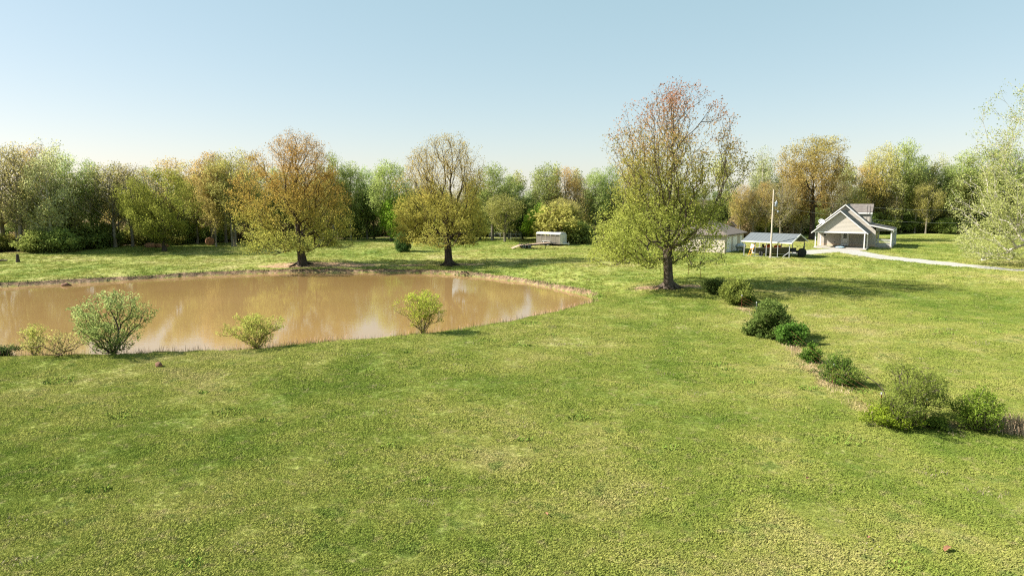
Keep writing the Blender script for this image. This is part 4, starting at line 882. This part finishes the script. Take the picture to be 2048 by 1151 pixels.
# little open gabled shed behind the garage
shp = np.array([*at_y(1462, 470, 112)[:2], 0]); shp[2] = float(gz(shp[0], shp[1]))
sh = empty('garden_shed', shp, radians(-20), 'small dark gable roofed shed peeking over the garage roof', 'shed')
m = MB(); m.box(-.62, .62, -.8, .8, 0, 2.6); m.build('wall', M['wood_dark'], sh)
m = MB(); m.prism([(-.6, 2.602), (.6, 2.602), (0, 3.15)], 'y', -.75, .75); m.build('gable', M['wood'], sh)
for s_ in (-1, 1): m = MB(); m.hull8([(0.003*s_, -1, 3.22), (s_*.85, -1, 2.45), (s_*.85, 1, 2.45), (0.003*s_, 1, 3.22), (0.003*s_, -1, 3.32), (s_*.92, -1, 2.52), (s_*.92, 1, 2.52), (0.003*s_, 1, 3.32)]); m.build('roof_slope', M['shingle2'], sh)
# grey tank beside the garage
tp = at_z(1474, 503, 2.8); tk = empty('propane_tank', (tp[0]+.8, tp[1]+1.0, float(gz(tp[0]+.8, tp[1]+1))), radians(15), 'small grey tank on legs by the garage doors', 'tank')
m = MB(); m.lathe([(.02, -.75), (.25, -.68), (.36, -.5), (.38, 0), (.36, .5), (.25, .68), (.02, .75)], (0, 0, .75), 'x', 16); m.build('shell', M['galv'], tk)
for x in (-.45, .45): m = MB(); m.box(x-.05, x+.05, -.25, .25, 0, .45); m.build('leg', M['galv'], tk)
m = MB(); m.lathe([(.13, 0), (.13, .16), (.02, .2)], (0, 0, 1.1), 'z', 12); m.build('valve_cover', M['white'], tk)

# ------------------------------------------------------------------ carport shelter with boat, tractor and odds and ends
cc = at_z(1487, 510.5, 2.7); CZ = float(gz(cc[0]+3, cc[1]+1))
ce = at_z(1578, 516, 2.7); cyaw = math.atan2(ce[1]-cc[1], ce[0]-cc[0]); CLn = float(np.hypot(ce[0]-cc[0], ce[1]-cc[1]))
car = empty('carport_shelter', (cc[0], cc[1], CZ), cyaw, 'open metal shelter with blue grey gable roof over a boat', 'shelter')
CW = 4.6
def cwp(x, y, z=0.0):
    v = mathutils.Matrix.Translation((cc[0], cc[1], CZ)) @ mathutils.Matrix.Rotation(cyaw, 4, 'Z') @ mathutils.Vector((x, y, z)); return v
for i, x in enumerate(np.linspace(.05, CLn, 5)):
    for y in (0, CW):
        m = MB(); m.box(x-.035, x+.035, y-.035, y+.035, -.05, 1.80); m.build('post', M['galv'], car)
for y in (0, CW): m = MB(); m.box(0, CLn+.05, y-.04, y+.04, -.02, .035); m.box(0, CLn+.05, y-.03, y+.03, 1.801, 1.88); m.build('rail', M['galv'], car)
m = MB(); m.bar((CLn, .0, 0.75), (CLn-.85, .0, .05), .03); m.build('brace', M['galv'], car)
for y0, y1 in ((-.25, CW/2), (CW+.25, CW/2+.004)):
    m = MB(); m.hull8([(-.2, y0, 1.86), (CLn+.35, y0, 1.86), (CLn+.35, y1, 2.82), (-.2, y1, 2.82), (-.2, y0, 1.90), (CLn+.35, y0, 1.90), (CLn+.35, y1, 2.86), (-.2, y1, 2.86)]); rf = m.build('roof_sheet', M['sheet'], car)
    for x in np.arange(0, CLn+.3, .45): 
        m = MB(); dz = .012; yy0 = y0+(y1-y0)*.01; m.hull8([(x-.02, yy0, 1.91), (x+.02, yy0, 1.91), (x+.02, y1, 2.862), (x-.02, y1, 2.862), (x-.02, yy0, 1.91+dz), (x+.02, yy0, 1.91+dz), (x+.02, y1, 2.862+dz), (x-.02, y1, 2.862+dz)]); m.build('rib', M['sheet'], rf)
m = MB(); m.box(-.22, CLn+.37, -.30, -.255, 1.76, 1.90); m.build('edge_trim', M['trim'], car)
for s_ in (0, 1):
    ya, yb = ((-.3, CW/2), (CW+.3, CW/2))[s_]; m = MB(); m.hull8([(CLn+.352, ya, 1.76), (CLn+.40, ya, 1.76), (CLn+.40, yb, 2.72), (CLn+.352, yb, 2.72), (CLn+.352, ya, 1.90), (CLn+.40, ya, 1.90), (CLn+.40, yb, 2.87), (CLn+.352, yb, 2.87)]); m.build('gable_trim', M['trim'], car)
# boat: lofted hull
bo = empty('fishing_boat', cwp(.55, 1.5, .0), cyaw, 'dark fishing boat on a road trailer under the metal shelter', 'boat')
secs = []
for t in np.linspace(0, 1, 11):
    x = .3+4.5*t; hw_ = .85*(1-max(0, (t-.45)/.55)**2.0); k = .28+.45*max(0, t-.5)**1.6; top = .98+.28*t**2
    secs.append([(x, -hw_, top), (x, -hw_*.86, k+.22), (x, -hw_*.25, k), (x, hw_*.25, k), (x, hw_*.86, k+.22), (x, hw_, top), (x, hw_*.88, top-.02), (x, hw_*.6, k+.35), (x, -hw_*.6, k+.35), (x, -hw_*.88, top-.02)])
m = MB(); n_ = 10; m.add([p for s_ in secs for p in s_], [(i*n_+j, i*n_+(j+1) % n_, (i+1)*n_+(j+1) % n_, (i+1)*n_+j) for i in range(10) for j in range(n_)]+[tuple(range(n_))[::-1]], smooth=False); m.build('hull', M['hull'], bo)
m = MB(); m.tube([(s_[0][0], s_[0][1]*1.01, s_[0][2]+.015) for s_ in secs], .03, 6); m.tube([(s_[5][0], s_[5][1]*1.01, s_[5][2]+.015) for s_ in secs], .03, 6); m.build('gunwale', M['hull_white'], bo)
m = MB(); m.hull8([(-.30, -.18, .85), (.22, -.18, .85), (.22, .18, .85), (-.30, .18, .85), (-.22, -.15, 1.42), (.15, -.13, 1.50), (.15, .13, 1.50), (-.22, .15, 1.42)]); m.box(-.12, .06, -.08, .08, .25, .85); m.build('outboard_motor', M['white'], bo)
m = MB(); m.box(1.4, 1.75, -.25, .25, .95, 1.05); m.hull8([(1.35, -.25, 1.05), (1.45, -.25, 1.05), (1.45, .25, 1.05), (1.35, .25, 1.05), (1.2, -.25, 1.45), (1.28, -.25, 1.47), (1.28, .25, 1.47), (1.2, .25, 1.45)]); m.build('seat', M['steel_dark'], bo)
m = MB(); m.bar((0, -.45, .30), (5.6, -.05, .36), .045); m.bar((0, .45, .30), (5.6, .05, .36), .045); m.bar((1.5, -.95, .28), (1.5, .95, .28), .04); tr_ = m.build('trailer_frame', M['galv'], bo)
for y in (-.95, .95):
    m = MB(); m.lathe([(.16, -.09), (.29, -.09), (.31, -.05), (.31, .05), (.29, .09), (.16, .09)], (1.5, y, .31), 'y', 16); o = m.build('wheel', M['black'], bo)
    m = MB(); m.lathe([(.02, -.06), (.165, -.07), (.165, .07), (.02, .06)], (1.5, y, .31), 'y', 14); m.build('rim', M['rim'], o)
lf = empty('life_jackets', cwp(2.6, 1.45, 1.0), cyaw, 'orange cover heaped on the boat under the shelter', 'cover'); lf.name = 'orange_cover'
m = MB(); m.blob((0, 0, .12), .62, .42, .32, seed=12, amp=.4); m.build('cover_heap', M['orange'], lf); m = MB(); m.blob((1.1, .05, .14), .42, .3, .26, seed=14, amp=.4); m.build('cover_fold', M['orange'], lf)
ld = empty('step_ladder', cwp(1.15, -.12, .0), cyaw+.15, 'orange yellow ladder leaning on the front post of the shelter', 'ladder')
for x in (-.16, .16): m = MB(); m.bar((x-.25, -.25, 0), (x+.25, .12, 1.78), .028, n=6); m.build('side_rail', M['yellow'], ld)
for k in range(5): f_ = (k+.6)/5.2; m = MB(); m.bar((-.16-.25+.5*f_, -.25+.37*f_, 1.78*f_), (.16-.25+.5*f_, -.25+.37*f_, 1.78*f_), .018, n=6); m.build('rung', M['yellow'], ld)
# compact tractor parked at the right end
tr = empty('compact_tractor', cwp(CLn-.2, 2.9, 0), cyaw+radians(200), 'black compact tractor parked at the end of the metal shelter', 'tractor')
m = MB(); m.hull8([(.1, -.26, .55), (1.55, -.24, .55), (1.55, .24, .55), (.1, .26, .55), (.1, -.24, 1.10), (1.5, -.20, 1.0), (1.5, .20, 1.0), (.1, .24, 1.10)]); m.build('hood', M['steel_dark'], tr)
m = MB(); m.box(-.9, .1, -.3, .3, .45, .75); m.box(-.6, -.2, -.22, .22, .75, .9); m.hull8([(-.68, -.22, .9), (-.58, -.22, .9), (-.58, .22, .9), (-.68, .22, .9), (-.78, -.22, 1.3), (-.70, -.22, 1.3), (-.70, .22, 1.3), (-.78, .22, 1.3)]); m.build('seat_platform', M['black'], tr)
m = MB(); m.tube([(-.85, -.38, .8), (-.85, -.38, 1.7), (-.85, .38, 1.7), (-.85, .38, .8)], .035); m.build('roll_bar', M['steel_dark'], tr)
m = MB(); m.bar((.15, 0, 1.08), (-.08, 0, 1.25), .02); m.lathe([(.13, 0), (.16, .015), (.13, .03)], (-.1, 0, 1.24), 'z', 14); m.build('steering_wheel', M['black'], tr)
for x, y, r_, w_ in ((-.6, -.55, .52, .30), (-.6, .55, .52, .30), (1.2, -.48, .33, .2), (1.2, .48, .33, .2)):
    m = MB(); m.lathe([(r_*.55, -w_/2), (r_*.93, -w_/2), (r_, -w_*.3), (r_, w_*.3), (r_*.93, w_/2), (r_*.55, w_/2)], (x, y, r_), 'y', 18); o = m.build('wheel', M['black'], tr)
    m = MB(); m.lathe([(.03, -w_*.3), (r_*.55, -w_*.4), (r_*.55, w_*.4), (.03, w_*.3)], (x, y, r_), 'y', 14); m.build('rim', M['hull_white'], o)

# ------------------------------------------------------------------ utility pole, yard lamp and overhead wires
pb = at_z(1541, 515, 2.7); pb[2] = float(gz(pb[0], pb[1])); ph = at_y(1541, 379, pb[1])[2]-pb[2]
def utility_pole(loc, h, label, lamp=True):
    p_ = empty('utility_pole', loc, radians(-20), label, 'utility pole', None)
    m_ = MB(); m_.bar((0, 0, -.6), (0, 0, h), .115, .085, n=12); m_.build('pole', M['pole'], p_)
    if lamp:
        m_ = MB(); m_.lathe([(.02, 0), (.15, .02), (.16, .55), (.12, .62), (.02, .64)], (.36, -.05, h-2.1), 'z', 14); m_.build('transformer', M['lampglass'], p_)
        m_ = MB(); m_.box(.08, .24, -.09, -.01, h-1.95, h-1.85); m_.box(.08, .24, -.09, -.01, h-1.65, h-1.55); m_.build('bracket', M['galv'], p_)
        m_ = MB(); m_.tube([(.1, 0, h-2.5), (.35, 0, h-2.45), (.6, 0, h-2.6)], .025); m_.lathe([(.03, .10), (.12, .06), (.14, 0), (.10, -.12), (.03, -.15)], (.62, 0, h-2.66), 'z', 12); m_.build('yard_lamp', M['lampglass'], p_)
        m_ = MB(); m_.bar((.36, -.05, h-1.46), (.36, -.05, h-1.28), .03); m_.build('insulator', M['white'], p_)
    return p_
utility_pole(pb, ph, 'weathered utility pole with transformer in front of the metal shelter')
p2 = np.array([*at_y(2180, 500, 96)[:2], 0]); p2[2] = float(gz(p2[0], p2[1]))
utility_pole(p2, 8.0, 'plain wooden pole carrying the far ends of the wires past the sycamore', lamp=False)
for (za, via, zb, nm) in ((ph-.7, (1755, 420), 7.2, 'upper'), (ph-2.0, (1793, 445), 5.6, 'lower')):
    a = np.array([pb[0]+.12, pb[1], pb[2]+za]); b = np.array([p2[0]-.1, p2[1], p2[2]+zb]); pts = []
    k = 0.44
    xm = a+(b-a)*k; tz = at_y(via[0], via[1], xm[1])[2]; sag = (xm[2]-tz)/(4*k*(1-k)); sag = min(max(sag, .2), 2.2)
    for u in np.linspace(0, 1, 25): q = a+(b-a)*u; pts.append((q[0], q[1], q[2]-4*sag*u*(1-u)))
    m = MB(); m.tube(pts, .011, 5); tag(m.build('overhead_wire', M['wire']), f'{nm} overhead wire running from the utility pole past the house', 'wire')

# ------------------------------------------------------------------ trailers
def wheel(parent, x, y, r_, w_, rimmat='rim'):
    m_ = MB(); m_.lathe([(r_*.62, -w_/2), (r_*.92, -w_/2), (r_, -w_*.3), (r_, w_*.3), (r_*.92, w_/2), (r_*.62, w_/2)], (x, y, r_), 'y', 18); o_w = m_.build('wheel', M['black'], parent)
    m_ = MB(); m_.lathe([(.02, -w_*.42), (r_*.5, -w_*.46), (r_*.66, -w_*.56), (r_*.66, w_*.56), (r_*.5, w_*.46), (.02, w_*.42)], (x, y, r_), 'y', 14); m_.build('rim', M[rimmat], o_w); return o_w
lp = at_z(1073, 490.8, 2.1); lp[2] = float(gz(lp[0], lp[1]))
st = empty('stock_trailer', lp, radians(-33), 'grey slatted livestock trailer with rounded white roof', 'trailer')
SLn, SW, SF, STp = 4.5, 1.85, .42, 1.95
m = MB(); m.box(0, SLn, 0, SW, SF-.10, SF); m.build('floor', M['wood_dark'], st)
for y in (0.0, SW):
    for k in range(9):
        z = SF+.002+k*.155; gp = .135 if k < 8 else .05
        m = MB(); m.box(.03, SLn-.05, y-.02, y+.02, z, z+gp-(.075 if k > 6 else .045)); m.build('slat', M['alu'], st)
    for x in np.linspace(.02, SLn-.02, 6): m = MB(); m.box(x-.035, x+.035, y-.045, y+.045, SF, STp); m.build('upright', M['alu'], st)
    m = MB(); m.box(0, SLn, y-.05, y+.05, STp-.07, STp); m.build('top_rail', M['alu_white'], st)
prof_r = [(-.06, STp+.001), (-.06, STp+.10), (.06, STp+.22), (.30, STp+.29), (SW-.30, STp+.29), (SW-.06, STp+.22), (SW+.06, STp+.10), (SW+.06, STp+.001)]
m = MB(); m.prism(prof_r, 'x', -.03, SLn+.05); m.build('roof', M['alu_white'], st)
m = MB(); m.hull8([(SLn+.001, 0, SF-.05), (SLn+.30, .15, SF-.05), (SLn+.30, SW-.15, SF-.05), (SLn+.001, SW, SF-.05), (SLn+.001, 0, STp-.001), (SLn+.30, .15, STp-.001), (SLn+.30, SW-.15, STp-.001), (SLn+.001, SW, STp-.001)]); m.build('nose_panel', M['alu_white'], st)
m = MB(); m.box(-.05, -.01, .05, SW-.05, SF, STp-.1); m.build('rear_gate', M['alu'], st)
for x in (1.55, 2.35):
    for y in (-.12, SW+.12): wheel(st, x, y, .35, .2, 'rim')
for y in (-.24, SW+.0): m = MB(); m.prism([(1.1, .55), (1.2, .80), (2.7, .80), (2.8, .55), (2.72, .55), (2.64, .74), (1.26, .74), (1.18, .55)], 'y', y, y+.24); m.build('fender', M['alu_white'], st)
m = MB(); m.bar((SLn+.2, .3, SF), (SLn+1.25, SW/2, SF+.02), .05); m.bar((SLn+.2, SW-.3, SF), (SLn+1.25, SW/2, SF+.02), .05); m.build('tongue', M['white'], st)
m = MB(); m.bar((SLn+1.1, SW/2, 0), (SLn+1.1, SW/2, .75), .04); m.build('jack', M['galv'], st)
fp = at_z(1048, 498.5, 2.1); fp[2] = float(gz(fp[0], fp[1]))
ft = empty('flatbed_trailer', fp, radians(9), 'low flatbed trailer with plank deck and two white wheels', 'trailer')
def fz(x): return .52+.075*x
for k in range(6):
    y0 = .02+k*.32; m = MB(); m.hull8([(-.7, y0, fz(-.7)), (4.3, y0, fz(4.3)), (4.3, y0+.305, fz(4.3)), (-.7, y0+.305, fz(-.7)), (-.7, y0, fz(-.7)+.05), (4.3, y0, fz(4.3)+.05), (4.3, y0+.305, fz(4.3)+.05), (-.7, y0+.305, fz(-.7)+.05)]); m.build('deck_plank', M['wood'], ft)
for y in (-.06, 1.93): m = MB(); m.hull8([(-.7, y, fz(-.7)-.14), (4.3, y, fz(4.3)-.14), (4.3, y+.07, fz(4.3)-.14), (-.7, y+.07, fz(-.7)-.14), (-.7, y, fz(-.7)+.06), (4.3, y, fz(4.3)+.06), (4.3, y+.07, fz(4.3)+.06), (-.7, y+.07, fz(-.7)+.06)]); m.build('frame_rail', M['steel_dark'], ft)
m = MB(); m.hull8([(-1.75, 0, .03), (-.72, 0, fz(-.7)-.08), (-.72, 1.95, fz(-.7)-.08), (-1.75, 1.95, .03), (-1.75, 0, .08), (-.72, 0, fz(-.7)), (-.72, 1.95, fz(-.7)), (-1.75, 1.95, .08)]); m.build('ramp', M['wood'], ft)
for x in (0, .78):
    for y in (-.22, 2.16): wheel(ft, x, y, .34, .2, 'rim')
for y in (-.36, 2.02): m = MB(); m.prism([(-.45, .45), (-.38, .76), (1.16, .76), (1.23, .45), (1.17, .45), (1.11, .71), (-.33, .71), (-.39, .45)], 'y', y, y+.28); m.build('fender', M['steel_dark'], ft)
m = MB(); m.bar((4.3, .3, fz(4.3)-.05), (5.5, .97, .80), .05); m.bar((4.3, 1.65, fz(4.3)-.05), (5.5, .97, .80), .05); m.build('tongue', M['steel_dark'], ft)
m = MB(); m.bar((3.4, 0, 0), (3.4, 0, .7), .04); m.build('jack', M['steel_dark'], ft)

# ------------------------------------------------------------------ hay, stump, posts, panels, clods
hb = gpt(420, 490); m = MB(); m.lathe([(.02, -.62), (.5, -.62), (.66, -.58), (.70, -.3), (.72, 0), (.70, .3), (.66, .58), (.5, .62), (.02, .62)], (0, 0, .66), 'y', 22); o = m.build('round_hay_bale', M['hay'], loc=hb); o.rotation_euler = (0, 0, .5); tag(o, 'weathered red brown round hay bale standing under a straight trunked tree', 'hay bale')
for px, rx_, nm_ in ((302, .9, 'left'), (322, 1.1, 'right')):
    p = gpt(px, 494); m = MB(); m.blob((0, 0, .2), rx_, .8, .42, seed=int(rx_*100), amp=.3, zmin=-.05, nu=18); o = m.build('rotted_hay_bale', M['hay'], loc=p); tag(o, 'collapsed heap of old red brown hay %s' % ('beside the small round tree trunk' if px > 310 else 'at the far end from the round tree trunk'), 'hay bale', 'collapsed hay heaps')
sp_ = gpt(36, 524); m = MB(); m.lathe([(.30, -.1), (.24, .1), (.19, .5), (.17, .95), (.12, 1.05), (.02, 1.02)], (0, 0, 0), 'z', 12); tag(m.build('tree_stump', M['bark_dark'], loc=sp_), 'short dark broken stump standing on the far bank', 'stump')
lg = gpt(6, 523); m = MB(); m.bar((-2.4, 0, .12), (.5, .1, .16), .16, .10, n=9); m.bar((-.6, 0, .14), (.0, .5, .45), .05, .02, n=6); tag(m.build('fallen_log', M['bark'], loc=lg), 'grey fallen log lying near the broken stump', 'log')
rk = at_z(132, 571, WZ); m = MB(); m.blob((0, 0, .08), .55, .3, .22, seed=33, amp=.3, nu=16); tag(m.build('mud_clump', M['clod'], loc=(rk[0], rk[1], WZ)), 'reddish brown lump breaking the water by the far shore', 'rock')
cl = gpt(318, 733); m = MB(); m.blob((0, 0, .10), .2, .16, .14, seed=36, amp=.35); tag(m.build('dirt_clod', M['clod'], loc=cl), 'red brown clod of earth on the dam below the large willow bush', 'clod')
for px, py, nm_ in ((1092, 1034, 'curled brown leaf lying alone on the open grass'), (1895, 1104, 'largest dry brown leaf on the grass, folded along its midrib'), (1615, 962, 'flat brown leaf on the bright green grass patch'), (1735, 1080, 'small brown leaf on the grass beside a grey dead tuft')):
    p = gpt(px, py); L_f = .15 if 'largest' in nm_ else .10; m = MB()
    out = [(-1, 0), (-.6, .45), (-.25, .35), (.1, .6), (.35, .35), (.75, .42), (1, 0)]
    vs_ = [(x*L_f, 0, .02*(1-x*x)) for x, _ in out]+[(x*L_f, y*L_f, .02+.10*y*L_f/.1*.5) for x, y in out[1:-1]]+[(x*L_f, -y*L_f, .02+.10*y*L_f/.1*.5) for x, y in out[1:-1]]
    m.add(vs_, [(0, 1, 7), (1, 2, 8, 7), (2, 3, 9, 8), (3, 4, 10, 9), (4, 5, 11, 10), (5, 6, 11), (0, 12, 1), (1, 12, 13, 2), (2, 13, 14, 3), (3, 14, 15, 4), (4, 15, 16, 5), (5, 16, 6)])
    o = m.build('dry_leaf', M['dryleaf'], loc=(p[0], p[1], p[2]+.10)); o.rotation_euler = (.2, .15, px*.37); tag(o, nm_, 'leaf')
cpst = gpt(821, 497); m = MB(); m.box(-.07, .07, -.07, .07, -.2, 1.05); m.hull8([(-.07, -.07, 1.051), (.07, -.07, 1.051), (.07, .07, 1.051), (-.07, .07, 1.051), (-.03, -.03, 1.1), (.03, -.03, 1.1), (.03, .03, 1.1), (-.03, .03, 1.1)]); tag(m.build('wooden_post', M['wood_dark'], loc=cpst), 'short dark wooden post in front of the lone cedar bush', 'post')
for i, (px, lb) in enumerate(((990, 'pale steel corral panel at the end away from the stock trailer'), (1011, 'middle pale steel corral panel of the three'), (1032, 'pale steel corral panel at the end next to the stock trailer'))):
    p = np.array([*at_y(px, 477, 127)[:2], 0]); p[2] = float(gz(p[0], p[1])); g_ = empty('corral_panel', p, radians(6*(i-1)), lb, 'fence panel', 'corral panels at the woods')
    for k in range(5): m = MB(); m.bar((-.95, 0, .25+.28*k), (.95, 0, .25+.28*k), .028, n=6); m.build('rail', M['alu_white'], g_)
    for x in (-.95, 0, .95): m = MB(); m.bar((x, 0, 0), (x, 0, 1.42), .032, n=6); m.build('upright', M['alu_white'], g_)

# ------------------------------------------------------------------ wire fence: steel posts and strands
fence = empty('wire_fence', FEN[5], 0, 'low wire fence on rusty steel posts running between the bushes', 'fence')
def frel(p): return np.array(p)-FEN[5]
post_px = [(1377, 549, 'rust'), (1401, 556, 'rust'), (1441, 586, 'galv'), (1483, 617, 'rust'), (1512, 632, 'galv'), (1575, 686, 'rust'), (1665, 772, 'rust'), (1760, 836, 'rust'), (1850, 850, 'rust'), (1965, 858, 'rust'), (2075, 868, 'rust')]
tops = []
for px, py, mt in post_px:
    p = gpt(px, py); q = frel(p); m = MB(); m.box(q[0]-.022, q[0]+.022, q[1]-.006, q[1]+.006, q[2]-.3, q[2]+.98); m.box(q[0]-.006, q[0]+.006, q[1]+.0061, q[1]+.035, q[2]-.3, q[2]+.98); o = m.build('steel_post', M[mt], fence)
    m = MB(); m.box(q[0]-.024, q[0]+.024, q[1]-.008, q[1]+.037, q[2]+.981, q[2]+1.07); m.build('post_tip', M['white'], o); tops.append(q)
for hgt in (.2, .45, .68, .9):
    m = MB(); m.tube([t_+np.array([0, -.012, hgt]) for t_ in tops], .0025, 4); m.build('wire_strand', M['rust'], fence)

# ------------------------------------------------------------------ dry stalks and weeds (uncountable)
def stalks(name, pts, h, wd, mat, label, seed):
    R = np.random.RandomState(seed); V, Fs = [], []
    for x, y, z in pts:
        b = R.rand()*6.28; hh = h*R.uniform(.4, 1.2); t = np.array([-sin(b), cos(b), 0])*wd; d_ = np.array([cos(b), sin(b), 0])*hh*R.uniform(.05, .35)
        o = np.array([x, y, z-.02]); V += [o-t, o+t, o+d_*.5+np.array([0, 0, hh*.6])+t*.6, o+d_+np.array([0, 0, hh])]; n_v = len(V); Fs.append((n_v-4, n_v-3, n_v-2, n_v-1))
    return tag(link(name, np_mesh(name, np.array(V), np.array(Fs), M[mat])), label, 'weeds', kind='stuff')
RS = np.random.RandomState(9)
def along(pts_px, n, spread, ground_pts=None):
    L = np.array([gpt(a, b) for a, b in pts_px]) if ground_pts is None else np.array(ground_pts); seg = np.r_[0, np.cumsum(np.linalg.norm(np.diff(L[:, :2], axis=0), axis=1))]; t = RS.rand(n)*seg[-1]
    cl_ = vnoise(t*.8, t*0+3, 91); t = t[cl_ > RS.rand(n)*.9]
    x = np.interp(t, seg, L[:, 0])+RS.normal(0, spread, len(t)); y = np.interp(t, seg, L[:, 1])+RS.normal(0, spread, len(t)); z = gz(x, y)
    return np.stack([x, y, z], 1)
stalks('dry_grass_bank', along([(1985, 856), (2030, 862), (2090, 868), (2200, 876)], 5200, .30), .62, .010, 'straw', 'tall tan dry grass strip at the end of the fence line', 1)
stalks('fence_dead_grass', along([(1484, 618), (1513, 634), (1575, 690), (1605, 714), (1645, 756), (1700, 800), (1745, 832)], 3000, .26), .22, .010, 'straw', 'low tan dead grass beneath the wire fence', 2)
NB = [(x+0.0, y-.35, 0) for x, y in NEARLINE if -45 < x < 14]
stalks('bank_weeds', along(None, 3600, .35, NB), .46, .008, 'redstalk', 'thin reddish dry weeds along the near pond edge', 3)
stalks('bank_green_weeds', along(None, 5200, .35, NB), .24, .010, 'blade', 'green weeds along the crest of the near pond bank', 4)
FB = [(x, y+.25, 0) for x, y in POND if y > 58 and -60 < x]
FB = sorted(FB)
stalks('far_bank_tufts', along(None, 9000, .22, FB), .26, .02, 'blade', 'grass tufts overhanging the far pond bank', 5)
